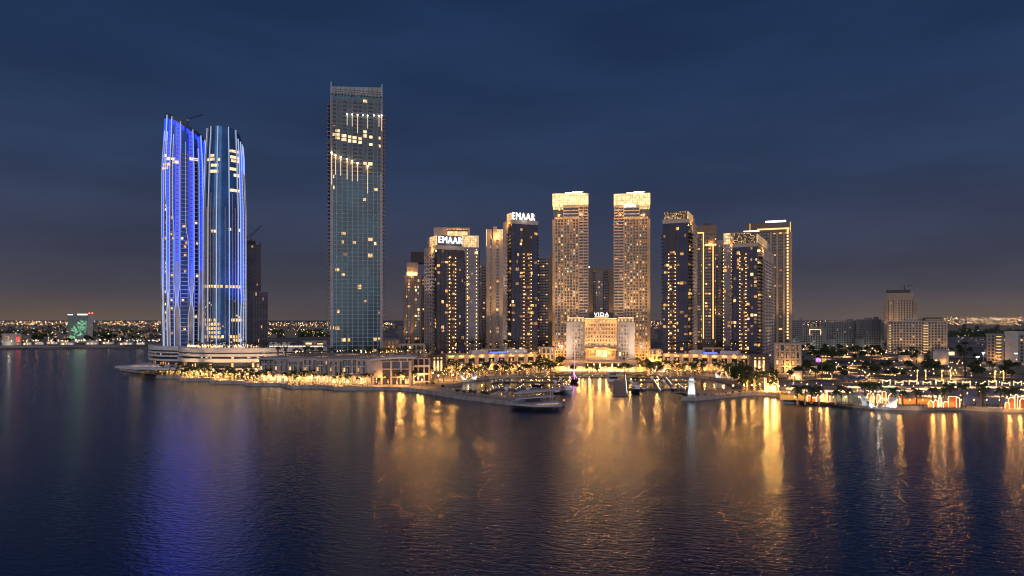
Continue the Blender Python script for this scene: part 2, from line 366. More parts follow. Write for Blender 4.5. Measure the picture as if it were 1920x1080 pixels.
# concrete lip of the quay wall
structure('quay_edge', wallstrip(shore_left, -.35, .5, -1, ZG + .25), WALLC)
structure('quay_edge', wallstrip(inner, -.3, .5, -1, ZG + .2), WALLC)
structure('quay_edge', wallstrip(shore_right, -.35, .5, -1, ZG + .25), WALLC)
b = MB(); b.prism([(-2600, 905), (-1200, 992), (-900, 1037), (-760, 1067), (-640, 1101), (-640, 1130), (-900, 1085), (-1200, 1040), (-2600, 960)], ZG-.5, ZG + 2.2)
structure('sand_bank', b, SAND)

# ------------------------------------------------------------------ the two blue-lit curved towers
def sup(t, a, b, e=2.5):
    c, s = math.cos(t), math.sin(t)
    return a * math.copysign(abs(c) ** (2/e), c), b * math.copysign(abs(s) ** (2/e), s)
def curved_tower(label, pxc, halfpx, d, prof, ztop, dep, spec):
    k = (pxc - 960) / F; th = -math.atan(k); A = halfpx / F * d
    B = Bld('curved_tower', label, 'tower', (k * d, d, ZG), th)
    def ws(z, zt):
        f = z / zt
        for (f0, s0), (f1, s1) in zip(prof, prof[1:]):
            if f <= f1: q = (f - f0) / (f1 - f0); q = q*q*(3-2*q); return s0 + (s1 - s0) * q
        return prof[-1][1]
    zmax = max(ztop(-A), ztop(A), ztop(0))
    def pt(t, z, out=0.0):
        s = ws(z, zmax); x, y = sup(t, A * s + out, dep * (.55 + .45*s) + out); return x, y
    n = 72; TS = [2*math.pi*i/n for i in range(n)]
    rings = []
    for q in range(41):
        z = zmax * q / 40; r = []
        for t in TS:
            x, y = pt(t, z, -.4); r.append((x, y, min(z, ztop(x) - .02)))
        rings.append(r)
    B.mb('glass_shaft', spec['glass']).loft(rings)
    def arc(part, m, t0, t1, z0, z1, p0, p1, seg=None):
        seg = seg or max(1, round(abs(t1 - t0) / .09)); b = B.mb(part, m)
        ring = []
        for i in range(seg + 1):
            t = t0 + (t1 - t0) * i / seg; a = pt(t, z0, p0); c = pt(t, z0, p1)
            ring.append([(*a, z0), (*c, z0), (*c, z1), (*a, z1)])
        b.loft(ring)
    def fin(m, part, tf, z0, z1, wd, p0, p1, step=6.0):
        b = B.mb(part, m); ring = []; nz_ = max(2, int((z1 - z0) / step))
        for i in range(nz_ + 1):
            z = z0 + (z1 - z0) * i / nz_; t = tf(z)
            x, y = pt(t, z); x2, y2 = pt(t + .01, z); d2 = Vector((x2 - x, y2 - y)).normalized(); nn = Vector((d2.y, -d2.x))
            P = Vector((x, y)); zz = min(z, ztop(x))
            ring.append([tuple(P + d2*a + nn*q) + (zz,) for a, q in ((-wd/2, p0), (wd/2, p0), (wd/2, p1), (-wd/2, p1))])
        b.loft(ring)
    return B, pt, arc, fin, zmax, A
TF = lambda deg: R(270 + deg)       # 0 = straight at the camera, minus = to the left
# left one, with the slanted top
dA = 600.0; zl, zr = ZP(221, dA) - ZG, ZP(266, dA) - ZG
ztA = lambda x: zl + (zr - zl) * max(0, min(1, (x + 17) / 36)) ** 1.05
Bt, pt, arc, fin, zm, A = curved_tower('tall curved tower lit blue with a slanted crown and white vertical strips', 346.5, 38.5, dA,
    [(0, .93), (.35, 1.0), (.75, .985), (1, .84)], ztA, 17, {'glass': GL_N})
zb = 20.0
cols = [(-84, -68), (-56, -46), (-33, -22), (-7, 5), (19, 31), (47, 58), (74, 88)]
for ci, (c0, c1) in enumerate(cols):
    t0, t1 = TF(c0), TF(c1); x0, _ = pt(t0, zm*.9); top = min(ztA(x0), ztA(-x0)) if False else ztA(pt((t0+t1)/2, zm*.9)[0]) - 24
    k = 0; z = zb
    while z < top:
        arc('balcony_slab#%d' % ci, MAUVE, t0, t1, z, z + .55, -.4, .75); z += 3.6
    for t in (t0, t1): fin(MAUVE, 'pier', lambda z, t=t: t, zb, top, .55, -.4, .8)
for j, (deg, wid) in enumerate([(-62, 1.8), (-39.5, 2.6), (-14.5, 2.8), (12, 2.6), (39, 2.8), (66, 2.4), (-88, 1.2)]):
    pz = 95 if j in (0, 1, 2, 3) else -500
    zt_ = ztA(pt(TF(deg), zm*.95)[0]) - 3; z0_ = 82 + 6*(j % 3)
    fin(MAUVE, 'panel', lambda z, d=deg: TF(d), z0_, zt_, wid, -.4, .08)
    for sg in (-1, 1): fin(BLUE, 'blue_light_strip', lambda z, d=deg, q=sg*wid*1.35: TF(d + q), z0_, zt_, .34, -.1, .6)
    fin(MAUVE, 'panel', lambda z, d=deg: TF(d), zb, 82 + 6*(j % 3) - .05, wid * 1.1, -.4, .1)
for j, deg in enumerate([-66, -57, -45, -34, -21.5, -8, 6, 18, 32, 46, 59, 72]):
    zp = 62 if j < 8 else -300; sgn = 1 if j % 2 == 0 else -1
    zp2 = (118, 132, 150)[j % 3] if j < 7 and j % 2 == 0 else -300
    tf = lambda z, d=deg, zp=zp, sg=sgn, q=zp2: TF(d + sg * 4.6 * math.exp(-((z - zp) / 8) ** 2) - (5.0 / (1 + math.exp(-(z - q) / 3)) if q > 0 else 0))
    top = ztA(pt(TF(deg), zm*.95)[0])
    fin(FINW, 'white_light_strip', tf, zb, top - (0 if j % 2 else 14), .42 if j % 2 else .32, .3, 1.0, 2.5)
for j, (deg, wid) in enumerate([(-62, 1.8), (-39.5, 2.6), (-14.5, 2.8), (12, 2.6), (39, 2.8), (66, 2.4)]):
    q_ = 96
    while q_ < ztA(pt(TF(deg), zm*.95)[0]) - 5: arc('panel_joint#%d' % j, CHAR, TF(deg) - wid/34, TF(deg) + wid/34, q_, q_ + .4, .05, .22, 2); q_ += 3.6
for z, a, c in [(zm-46, -60, -30), (zm-49, -70, -42), (zm-41, -48, -20), (zm-44, -25, -8), (zm-40, 8, 30), (zm-38, -60, -45)]:
    for i in range(int((c - a) / 7)):
        t = TF(a + 7*i + 3); x, y = pt(t, z, .5); q = pt(t + .01, z, .5); uu = Vector((q[0]-x, q[1]-y)).normalized()
        Bt.window((x, y), (uu.x, uu.y), 0, .1, z, 2.6, 2.4, 2)
for i in range(40):
    c0, c1 = random.choice(cols[1:6]); t = TF((c0 + c1) / 2 + random.uniform(-3, 3)); z = zb + 3.6 * random.randint(0, 34) + 1.9
    x, y = pt(t, z, -.2); q = pt(t + .01, z, -.2); uu = Vector((q[0]-x, q[1]-y)).normalized()
    Bt.window((x, y), (uu.x, uu.y), 0, .1, z, 1.9, 1.9, random.choice((0, 1, 2, 2)))
# open crown: rim, blue-lit soffit
bb = Bt.mb('crown_rim', DARKW); ring = []
for i in range(73):
    t = 2*math.pi*i/72; x, y = pt(t, zm, 0); x2, y2 = pt(t, zm, -1.6); ring.append([(x, y, ztA(x) - 1.6), (x2, y2, ztA(x2) - 1.6), (x2, y2, ztA(x2) + 1.4), (x, y, ztA(x) + 1.4)])
bb.loft(ring, False)
bb = Bt.mb('crown_light', emit('crown blue light', (.006, .04, 1.0), 1.6, 0, True))
for i in range(10):
    t = TF(-30 + 11*i); x, y = pt(t, zm, .2); x2, y2 = pt(t + .13, zm, .2)
    bb.add([(x, y, ztA(x) - 6.5), (x2, y2, ztA(x2) - 6.5), (x2, y2, ztA(x2) - 2.2), (x, y, ztA(x) - 2.2), (x*.97, y*.97, ztA(x) - 6.5), (x2*.97, y2*.97, ztA(x2) - 6.5), (x2*.97, y2*.97, ztA(x2) - 2.2), (x*.97, y*.97, ztA(x) - 2.2)],
           [(0,1,2,3),(4,7,6,5),(0,4,5,1),(3,2,6,7)])
for x in (-30, -10, 12, 30): Bt.light((x, -34, 30), 260000, aim=(x*.5, -10, 150), kind='SPOT', cone=50, col=(.05, .15, 1), r=2)
for x in (-26, 0, 26): Bt.light((x, -26, 4 + 20), 9000, aim=(x*.6, -14, 60), kind='SPOT', cone=70, col=(1, .72, .55), r=1)
rootA = Bt.finish()
def crane(label, loc, rz, mast, jib, tail, up, s=1.0):
    t = thing('tower_crane', label, 'crane', loc, rz)
    b = MB(); q = .55 * s
    for sx in (-q, q):
        for sy in (-q, q): b.box(sx-.12*s, sx+.12*s, sy-.12*s, sy+.12*s, 0, mast)
    k = 0; z = 0
    while z < mast - 1.5*s:
        b.tube([(-q, -q, z), (q, -q, z + 1.5*s)], .07*s, 4); b.tube([(q, q, z), (-q, q, z + 1.5*s)], .07*s, 4); z += 1.5*s
    b.build('mast', BLACK, t)
    b = MB(); dx, dz = math.cos(up), math.sin(up)
    P = lambda a, y, h: (a*dx - h*dz, y, mast + a*dz + h*dx)
    b.tube([P(0, -.5*s, 0), P(jib, -.5*s, 0)], .13*s, 4); b.tube([P(0, .5*s, 0), P(jib, .5*s, 0)], .13*s, 4); b.tube([P(0, 0, 1.1*s), P(jib*.95, 0, .9*s)], .13*s, 4)
    n = int(jib / (1.4*s))
    for i in range(n):
        a = jib * i / n; b.tube([P(a, -.5*s, 0), P(a + .7*s, 0, 1.1*s)], .06*s, 4); b.tube([P(a + .7*s, 0, 1.1*s), P(a + 1.4*s, .5*s, 0)], .06*s, 4)
    b.build('jib', BLACK, t)
    b = MB(); b.box(-tail, 0, -.6*s, .6*s, mast - .3*s, mast + .3*s); b.box(-tail, -tail + 1.8*s, -.7*s, .7*s, mast - 1.6*s, mast - .3*s); b.build('counterweight', CONC, t)
    b = MB(); b.box(-.2*s, 1.3*s, -1.6*s, -.6*s, mast - 1.8*s, mast - .1*s); b.build('cab', GREYW, t)
    b = MB(); b.tube([(0, 0, mast), (0, 0, mast + 4*s)], .16*s, 4); b.tube([(0, 0, mast + 4*s), P(jib*.6, 0, 1.1*s)], .05*s, 3); b.tube([(0, 0, mast + 4*s), (-tail, 0, mast)], .05*s, 3); b.build('apex', BLACK, t)
    return t
crane('dark crane standing on the slanted crown of the blue tower', (X(352, 602), 602, ZP(242, 602)), R(8), 8.5, 14, 6, R(20), .9)

# right one, rounded top, in front
dB = 572.0; zt0 = ZP(246, dB) - ZG
ztB = lambda x: zt0 - 11.0 * max(0, (x - 2) / 15) ** 2.2 - 4 * max(0, (-x - 8) / 8) ** 2
Bt, pt, arc, fin, zm, A = curved_tower('smooth rounded tower with tall white strips, blue on its right flank', 420.5, 37.5, dB,
    [(0, .985), (.3, 1.0), (.62, .985), (.86, .90), (1, .8)], ztB, 17, {'glass': glass('deep blue facade glass', (.03, .12, .30), .1, .5)})
for j, deg in enumerate([-62, -40, -15, 9, 33]):
    fin(WHITE, 'fin', lambda z, d=deg: TF(d), zb, zm, .9, -.2, .9); fin(FINW, 'white_light_strip', lambda z, d=deg: TF(d), zb, zm - .5, .45, .92, 1.15)
for j, deg in enumerate([-70, -55, -48, -32, -24, -8, 1, 17, 25]):
    fin(MAUVE, 'thin_fin', lambda z, d=deg: TF(d), zb, 150 if j % 2 else 138, .5, -.2, .6)
for deg, wd, z0 in [(46, 1.8, 60), (60, 2.6, 66), (72, 2.8, 74), (86, 2.8, 82), (-80, 2.2, 100)]:
    fin(MAUVE, 'panel', lambda z, d=deg: TF(d), z0, ztB(pt(TF(deg), zm*.9)[0]) - 14, wd, -.4, .08)
    for sg in (-1, 1): fin(BLUE, 'blue_light_strip', lambda z, d=deg, q=sg*wd*1.35: TF(d + q), z0, ztB(pt(TF(deg), zm*.9)[0]) - 14, .34, -.1, .6)
for c0, c1 in [(50, 57), (63, 69), (76, 82), (88, 96)]:
    z = zb
    while z < ztB(pt(TF(c0), zm*.9)[0]) - 36: arc('balcony_slab#%d' % c0, MAUVE, TF(c0), TF(c1), z, z + .55, -.4, .9); z += 3.6
    for t in (c0, c1): fin(MAUVE, 'pier', lambda z, t=t: TF(t), zb, ztB(pt(TF(c0), zm*.9)[0]) - 30, .5, -.4, .9)
for deg in (42, 54, 66, 78): fin(FINW, 'white_light_strip', lambda z, d=deg: TF(d + 2.5*math.exp(-((z-62)/8)**2)), zb, ztB(pt(TF(deg), zm*.9)[0]) - 5, .5, .3, 1.0)
rows = [(zm-20, 12, 36), (zm-25, -40, -12), (zm-25, 14, 50), (zm-28, -52, -14), (zm-28, 16, 52), (zm-33, -42, -16), (zm-38, -42, -12), (zm-35, 12, 50), (zm-40, 24, 52), (zm-53, 10, 54), (zm-86, 0, 54),
        (72, -60, 50), (44, -60, -20), (44, 15, 48), (40.5, -58, -10), (37, -50, -5), (33.5, -50, -10), (30, -58, 45), (118, -45, -20), (27, 20, 46)]
for z, a, c in rows:
    q_ = a
    while q_ < c:
        if random.random() < .82:
            t = TF(q_ + 3); x, y = pt(t, z, -.2); q = pt(t + .01, z, -.2); uu = Vector((q[0]-x, q[1]-y)).normalized()
            Bt.window((x, y), (uu.x, uu.y), 0, .12, z, 2.0, 2.3, 2 if z > 80 else random.choice((1, 1, 2)))
        q_ += 7.5
for i in range(30):
    t = TF(random.uniform(-60, 45)); z = random.uniform(22, 60); x, y = pt(t, z, -.2); q = pt(t + .01, z, -.2); uu = Vector((q[0]-x, q[1]-y)).normalized()
    Bt.window((x, y), (uu.x, uu.y), 0, .12, z, .9, 1.2, random.choice((0, 1, 2, 3)))
for x in (8, 22, 36): Bt.light((x, -30, 40), 150000, aim=(14, -6, 160), kind='SPOT', cone=50, col=(.05, .15, 1), r=2)
for x in (-26, 0, 26): Bt.light((x, -24, 24), 9000, aim=(x*.6, -14, 60), kind='SPOT', cone=70, col=(1, .72, .55), r=1)
Bt.finish()

# ------------------------------------------------------------------ dark pair behind them
B, w, dp = block('office_tower', 'dark unfinished tower with a crane, right behind the rounded blue tower', 'tower', fit_front(457, 489, 690, 26))
zt = ZP(459, 690) - ZG
B.mb('glass_core', GL_D).box(-w/2, w/2, -dp/2, dp/2, 0, zt)
for k, f in faces(w, dp).items(): facade(B, f, 0, zt, 3.6, 7, pier=.5, slab=.6, wall=MAUVE if k != 'F' else CONC, lit=.012)
B.mb('roof_frame', DARKW).box(-w/2+1, w/2-5, -dp/2+1, dp/2-1, zt, zt + 4.5)
b = B.mb('roof_frame', DARKW); b.box(-w/2, -w/2 + 1, -dp/2, -dp/2+1, zt, zt+8); b.box(w/2-1, w/2, -dp/2, -dp/2+1, zt, zt+3)
B.finish()
crane('luffing crane above the dark unfinished tower', (X(464, 690), 700, zt + 6), R(15), 6, 16, 5, R(48), .9)
B, w, dp = block('office_block', 'dark block with pale frames in front of the unfinished tower', 'office block', fit_front(457, 502, 630, 24))
zt = ZP(547, 630) - ZG
B.mb('glass_core', GL_D).box(-w/2, w/2, -dp/2, dp/2, 0, zt)
f = faces(w, dp)
facade(B, f['F'], 0, zt, 8.6, 1, a0=0, a1=w*.42, pier=.5, slab=.25, proud=.4, wall=MAUVE, lit=0)
B.mb('blind_panel', mat('grey violet panels', (.19, .17, .2), .5)).obox(*f['F'][:2], .6, w*.42-.5, 0, .2, 0, zt - 9)
facade(B, f['F'], 0, zt, 8.6, 5, a0=w*.42, a1=w, pier=.3, slab=.35, proud=.5, wall=MAUVE, lit=.03)
facade(B, f['F'], 0, zt, 4.3, 10, a0=w*.42, a1=w, pier=.12, slab=.3, proud=.2, wall=CHAR, lit=.03, part='mullion')
facade(B, f['R'], 0, zt, 8.6, 4, wall=MAUVE, lit=.02)
B.finish()

# ------------------------------------------------------------------ the tallest tower: teal glass slab
d0 = 560.0
B, w, dp = block('glass_tower', 'tallest tower, teal glass with white piers and a stepped line of bright uplights', 'tower', fit_front(620, 717, d0, 34))
z = lambda py: ZP(py, d0) - ZG
zt = z(179)
B.mb('glass_core', GL_B).box(-w/2, w/2, -dp/2, dp/2, 0, zt)
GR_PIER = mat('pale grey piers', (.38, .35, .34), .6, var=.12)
f = faces(w, dp); o, u, _ = f['F']
cx = [140, 185, 225, 268, 302, 345, 382, 418, 460, 495, 530]
ed = [(c - cx[0]) / (cx[-1] - cx[0]) * w for c in cx]; ed[0] = .0; ed[-1] = w
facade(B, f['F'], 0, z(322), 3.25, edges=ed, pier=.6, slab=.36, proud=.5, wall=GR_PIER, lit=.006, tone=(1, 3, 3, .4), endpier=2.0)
facade(B, f['F'], z(322) + .3, zt, 3.25, edges=ed, pier=.4, slab=.2, proud=.45, wall=mat('darker grey piers', (.2, .21, .22), .6), lit=.006, tone=(1, 3, 3, .4), endpier=1.6, sslab=False)  # upper piers in a darker grey
# upper storeys: grey spandrels with dark louvred recesses
fh = 3.25; zz = z(325); row = 0; bs = B.mb('spandrel', mat('blue grey panels', (.085, .115, .14), .45)); bl = B.mb('louvre', BLACK)
while zz < zt - 5:
    for i in range(10):
        if (i in (1, 3, 6, 8)): bs.obox(o, u, ed[i]+.4, ed[i+1]-.4, 0, .2, zz, zz + 3.0)
        else:
            bs.obox(o, u, ed[i]+.4, ed[i+1]-.4, 0, .2, zz + 1.1, zz + 3.0); bl.obox(o, u, ed[i]+.5, ed[i+1]-.5, 0, .25, zz, zz + (.9 if row % 3 else 1.08))
    zz += 3.25; row += 1
def gwin(px0, px1, py0, py1, k=2):
    a0, a1 = (px0 - 620) / 97 * w, (px1 - 620) / 97 * w; B.window(o, u, (a0 + a1) / 2, .32, (z(py0) + z(py1)) / 2, a1 - a0, z(py0) - z(py1), k)
for a in [(620,627,252,257),(629,637,245,250),(629,637,252,257),(640,649,253,259),(640,649,261,266),(652,658,255,260),(652,658,262,268),(660,668,256,261),(660,668,263,268),(671,678,257,262),(671,678,264,269),
          (680,687,244,249),(680,687,251,257),(692,698,253,258),(710,716,254,259),(692,698,267,272),(710,716,269,274),(629,637,258,263),(680,687,303,308),(689,698,303,309),(680,688,186,191),(620,627,350,356),(701,708,351,356),(681,686,371,376)]: gwin(*a)
for a in [(640,648,436,441),(689,698,445,451),(640,644,451,457),(661,667,452,457),(689,698,475,482),(629,636,504,509),(640,646,513,518),(670,677,534,542),(632,636,581,587),(619,626,611,618),(629,636,611,618),(640,648,634,640),(651,656,634,640),(700,706,633,639),(709,715,633,638),(700,706,655,660)]: gwin(*a, k=1)
# the stepped rows of uplights; glowing strips stand for their light on the piers
hd = B.mb('light_head', emit('uplight head', (1, .8, .55), 14)); st = B.mb('light_strip', emit('pier light streak', (1, .72, .45), 1.3, 0, True))
for px, py, ln in [(618,289,70),(629,294,42),(638.5,297,40),(650.5,300,44),(660,303,44),(670,306,40),(689,311,60)]:
    a = min(w - .6, max(.8, (px - 620) / 97 * w)); x = -w/2 + a
    hd.ball((x, -dp/2 - 1.3, z(py)), .6, n=6, m=4); st.box(x - .22, x + .22, -dp/2 - .75, -dp/2 - .6, z(py + ln*.85), z(py) - .8)
    lamp(B.root, (x, -dp/2 - 2.2, z(py) - 1.2), 130, (1, .72, .45), .3)
for px, py, ln in [(650.5,216,24),(660,216,26),(670,216,40),(680,216,0),(689,216,28),(701,215,0),(710.5,215,24),(719,214,34)]:
    a = min(w - .6, (px - 620) / 97 * w); x = -w/2 + a
    hd.ball((x, -dp/2 - 1.3, z(py)), .5, n=6, m=4)
    if ln: st.box(x - .18, x + .18, -dp/2 - .75, -dp/2 - .6, z(py + ln*.85), z(py) - .8); lamp(B.root, (x, -dp/2 - 2.2, z(py) - 1), 70, (1, .75, .5), .3)
# side balconies
for sd, zz1 in (('L', z(198)), ('R', z(212))):
    facade(B, f[sd], 0, z(182), 3.25, 7, pier=.6, slab=.5, wall=GR_PIER, lit=.02)
    bb = B.mb('balcony', GR_PIER); k = 0; zz = 6
    while zz < zz1:
        bb.obox(*f[sd][:2], 1 if sd == 'R' else dp - 12, 12 if sd == 'R' else dp - 1, 0, 2.8 if sd == 'L' else 2.2, zz, zz + .3); bb.obox(*f[sd][:2], 1 if sd == 'R' else dp - 12, 12 if sd == 'R' else dp - 1, 2.7 if sd == 'L' else 2.1, 2.8 if sd == 'L' else 2.2, zz + .3, zz + 1.3); zz += 3.25
# crown: slanted glass screen between two masts
bb = B.mb('crown_screen', GL_G); x0, x1 = -w/2 + .5, w/2 - .5
for y in (-dp/2 + .6, dp/2 - 1):
    bb.add([(x0, y, zt), (x1, y, zt), (x1, y, z(160)), (x0, y, z(165)), (x0, y+.4, zt), (x1, y+.4, zt), (x1, y+.4, z(160)), (x0, y+.4, z(165))], [(0,1,2,3),(4,7,6,5),(0,3,7,4),(1,5,6,2),(3,2,6,7)])
bm = B.mb('crown_frame', CHAR)
for i in range(12): x = x0 + (x1 - x0)*i/11; bm.box(x-.15, x+.15, -dp/2+.35, -dp/2+.6, zt, z(165 - 5*i/11))
for i in range(3): q = zt + (z(167) - zt) * (i + .3) / 3; bm.box(x0, x1, -dp/2+.4, -dp/2+.58, q, q + .3)
bm = B.mb('mast', STEEL); bm.box(-w/2, -w/2+.7, -dp/2-.2, -dp/2+.5, zt - 4, z(157)); bm.box(w/2-.9, w/2, -dp/2-.2, -dp/2+.7, zt - 6, z(154))
bm = B.mb('parapet', GR_PIER); bm.box(-w/2-.3, w/2+.3, -dp/2-.62, -dp/2+.3, zt, zt+.9)
bm = B.mb('maintenance_rail', BLACK)
for i in range(16): x = -w/2 + 1 + i*2.6; bm.box(x, x+random.uniform(.3, 1.4), -dp/2-1.4, -dp/2-.7, zt - random.uniform(.2, 1.4), zt + .9)
B.light((0, -dp/2 - 30, 16), 36000, aim=(0, -dp/2, 60), kind='SPOT', cone=80, r=2, col=(1, .75, .5))
B.finish()
# ------------------------------------------------------------------ residential towers round the marina
def zz(py, d): return ZP(py, d) - ZG
def bulbs(B, o, u, a, p, z0, z1, step, r=.42):
    b = MB(); n = (u[1], -u[0]); z = z0
    while z < z1:
        b.octa((o[0]+u[0]*a+n[0]*p, o[1]+u[1]*a+n[1]*p, z), r); z += step
    b.build('bulb_string', BULB, B.root)
PERF = emit('lit perforated panel', (1, .64, .28), 1.15, .5, True)
def lantern(B, part, o, u, a0, a1, z0, z1, th=.6, m=None, frame=BEIGE2):
    """lit screen wall with a frame of thin bars and a perforated pattern in front"""
    B.mb(part, m or PERF).obox(o, u, a0, a1, -th, 0, z0, z1)
    b = B.mb('lantern_frame', frame); W = a1 - a0; n = max(2, round(W / 2.2))
    for i in range(n + 1): x = a0 + W*i/n; b.obox(o, u, max(a0, x-.12), min(a1, x+.12), .02, .25, z0, z1)
    k = max(2, round((z1-z0)/2.4))
    for i in range(k + 1): q = z0 + (z1-z0)*i/k; b.obox(o, u, a0, a1, .02, .2, max(z0, q-.1), min(z1, q+.1) + .01)
def perforated(B, o, u, a0, a1, z0, z1, lit):
    """dark screen pierced by small lit openings"""
    B.mb('screen', BRONZE).obox(o, u, a0, a1, -.4, 0, z0, z1)
    b = B.mb('screen_light', lit); x = a0 + .4
    while x < a1 - .9:
        z = z0 + .4
        while z < z1 - .9:
            if random.random() < .5: q = random.uniform(.35, .9); b.obox(o, u, x, x + q, 0, .05, z, z + random.uniform(.35, .9))
            z += 1.15
        x += 1.15
def corner_tower(label, fit, side, d, top, crown, spec):
    """dark glass front, a pale punched flank, a column of balconies between them, strings of bulbs, lit crown"""
    B, w, dp = block('residential_tower', label, 'tower', fit); f = faces(w, dp); zt = zz(top, d)
    o, u, _ = f['F']; core = B.mb('glass_core', GL_D if not spec.get('blue') else GL_V); core.box(-w/2, w/2, -dp/2, dp/2, 0, zt)
    S = f[side]; zf = zz(spec.get('flank_top', top), d)
    nb = 6 if side == 'L' else 6
    # pale flank: punched windows; the last third steps down
    nf = spec.get('near', .4)
    if side == 'L':
        a_edge = [dp*.02, dp*(1-nf)]; near = (dp*(1-nf), dp)
    else:
        a_edge = [dp*nf, dp*.98]; near = (0, dp*nf)
    facade(B, S, 0, zf, 3.3, 4, a0=a_edge[0], a1=a_edge[1], pier=1.9, slab=1.5, proud=.8, wall=MAUVE, lit=.035, part='stone_flank')
    if spec.get('flank_top'): B.mb('stone_flank', MAUVE).obox(*S[:2], a_edge[0] if side == 'L' else a_edge[0], a_edge[1], -.3, .5, zf + .3, zt)
    facade(B, S, 0, zt - 6, 3.3, 1, a0=near[0], a1=near[1], pier=.4, slab=.4, proud=.2, wall=DARKW, lit=.3, balc=1.7, balcm=CHAR)
    # front: curtain wall, recess with balconies between the bulb strings
    fr = lambda px: spec['fa'] + (px - spec['fx0']) / (spec['fx1'] - spec['fx0']) * (w - spec['fa'])
    s0, s1 = [ (px - spec['x0']) / (spec['x1'] - spec['x0']) * w for px in spec['strings'] ]
    zs = zz(spec['string_top'], d)
    facade(B, f['F'], 0, zt, 3.3, max(2, round(s0 / 3.4)), a0=0, a1=s0, pier=.2, slab=.22, proud=.15, wall=CHAR, lit=spec.get('lit', .1)*1.7, clump=.3, part='mullion')
    facade(B, f['F'], 0, zs, 3.3, 2, a0=s0, a1=s1, pier=.35, slab=.5, proud=.25, wall=BRONZE, lit=.34, balc=1.3, balcm=BRONZE, part='balcony_frame')
    B.mb('head_panel', DARKW).obox(o, u, s0, s1, 0, .4, zs, zt - 2)
    facade(B, f['F'], 0, zt, 3.3, max(2, round((w - s1) / 3.4)), a0=s1, a1=w, pier=.2, slab=.22, proud=.15, wall=CHAR, lit=spec.get('lit', .1)*1.7, clump=.3, part='mullion')
    oth = 'R' if side == 'L' else 'L'
    facade(B, f[oth], 0, zt - 8, 3.3, 3, pier=.4, slab=.4, wall=DARKW, lit=.15, balc=1.5, balcm=CHAR)
    for a in (s0, s1): bulbs(B, o, u, a, 1.9, 8, zs, 3.3)
    for q_ in (10, 60): n_ = (S[1][1], -S[1][0]); m_ = (a_edge[0] + a_edge[1])/2; px_, py_ = S[0][0] + S[1][0]*m_, S[0][1] + S[1][1]*m_; B.light((px_ + n_[0]*26, py_ + n_[1]*26, q_), 20000, aim=(px_, py_, q_ + 40), kind='SPOT', cone=90, r=1, col=(1, .78, .6))  # unseen floods added out in the air to brighten the flank
    # top-floor band, dark T frame
    B.mb('parapet', BEIGE2).box(-w/2 - .3, w/2 + .3, -dp/2 - .5, dp/2, zt, zt + spec.get('band', 3.5))
    crown(B, w, dp, f, zt + spec.get('band', 3.5), d)
    return B.finish()
def crown_sign(px0, px1, lit0, lit1, py_top, py_txt, txt_x, tsize, body, side, wing=None):
    def cr(B, w, dp, f, zc, d):
        o, u, _ = f['F']; zt = zz(py_top, d); S = f[side]
        B.mb('crown_wall', MAUVE).box(-w/2 + 1.2, w/2 - 1.2, -dp/2 + 1.4, dp/2 - 4, zc, zt - .6)
        if body:
            B.mb('sign_backing', mat('sign backing', (.12, .12, .15), .5)).obox(o, u, w*.06, w*.93, -1.2, -.6, zc + .4, zt)
            t = text('rooftop_sign', body, tsize, SIGNW, B.root, (w*txt_x - w/2, -dp/2 + .2, zz(py_txt, d)), depth=.3, bold=.0, width=w*.86, spacing=1.14)
        else:
            perforated(B, o, u, w*.04, w*.96, zc, zt, PERF)
        a0, a1 = (dp*.45, dp - 1.0) if side == 'L' else (1.0, dp*.55)
        lantern(B, 'lit_panel', S[0], S[1], a0, a1, zc - 2.5, zt - .5)
        n = (S[1][1], -S[1][0]); m_ = (a0 + a1) / 2
        B.light((S[0][0] + S[1][0]*m_ + n[0]*3, S[0][1] + S[1][1]*m_ + n[1]*3, zc - 4), 500, r=.6)
        B.mb('roof_plant', DARKW).box(-w/4, w/4, 0, dp/3, zt - .6, zt + 1.2)
        if body: B.light((w*txt_x - w/2, -dp/2 - 3, zz(py_txt, d) + 1), 500, col=(1, .97, .95), r=1)
    return cr
corner_tower('dark glass tower with a white sign, broad pale box frame behind its roof', fit_left(796, 818.5, 870, 600, R(28)), 'L', 600, 467,
    crown_sign(820, 864, 804, 820, 440, 454.5, .5, 8.6, 'EMAAR', 'L'), dict(fa=0, fx0=818.5, fx1=870, x0=818.5, x1=870, strings=(840.7, 852.6), string_top=478, lit=.07, flank_top=474, near=.14))
# lit wing with two strings, behind its right shoulder; pale box frame over both
B, w, dp = block('tower_wing', 'narrower right wing with two bulb strings and a lit perforated crown, beside the signed tower', 'tower', fit_front(866, 897, 640, 24))
f = faces(w, dp); zt = zz(464, 640); o, u, _ = f['F']
B.mb('glass_core', GL_D).box(-w/2, w/2, -dp/2, dp/2, 0, zt)
facade(B, f['F'], 0, zt, 3.3, 4, a0=0, a1=w, pier=.3, slab=.3, proud=.2, wall=MAUVE, lit=.1)
facade(B, f['R'], 0, zt, 3.3, 4, wall=DARKW, lit=.12, balc=1.4, balcm=CHAR)
for a in (w*.33, w*.88): bulbs(B, o, u, a, .8, 6, zt - 2, 3.4)
lantern(B, 'lit_panel', o, u, -.3, w*.9, zt, zz(442, 640)); lantern(B, 'lit_panel', *f['R'][:2], 0, dp*.5, zt, zz(442, 640))
B.mb('crown_wall', MAUVE).box(-w/2 + .8, w/2 - .8, -dp/2 + .8, dp/2 - 3, zt, zz(441, 640))
o_ = (-w/2 - 24, -dp/2 + 6)
b = B.mb('roof_frame', BEIGE2); q0, q1 = zz(442, 640), zz(426, 640)
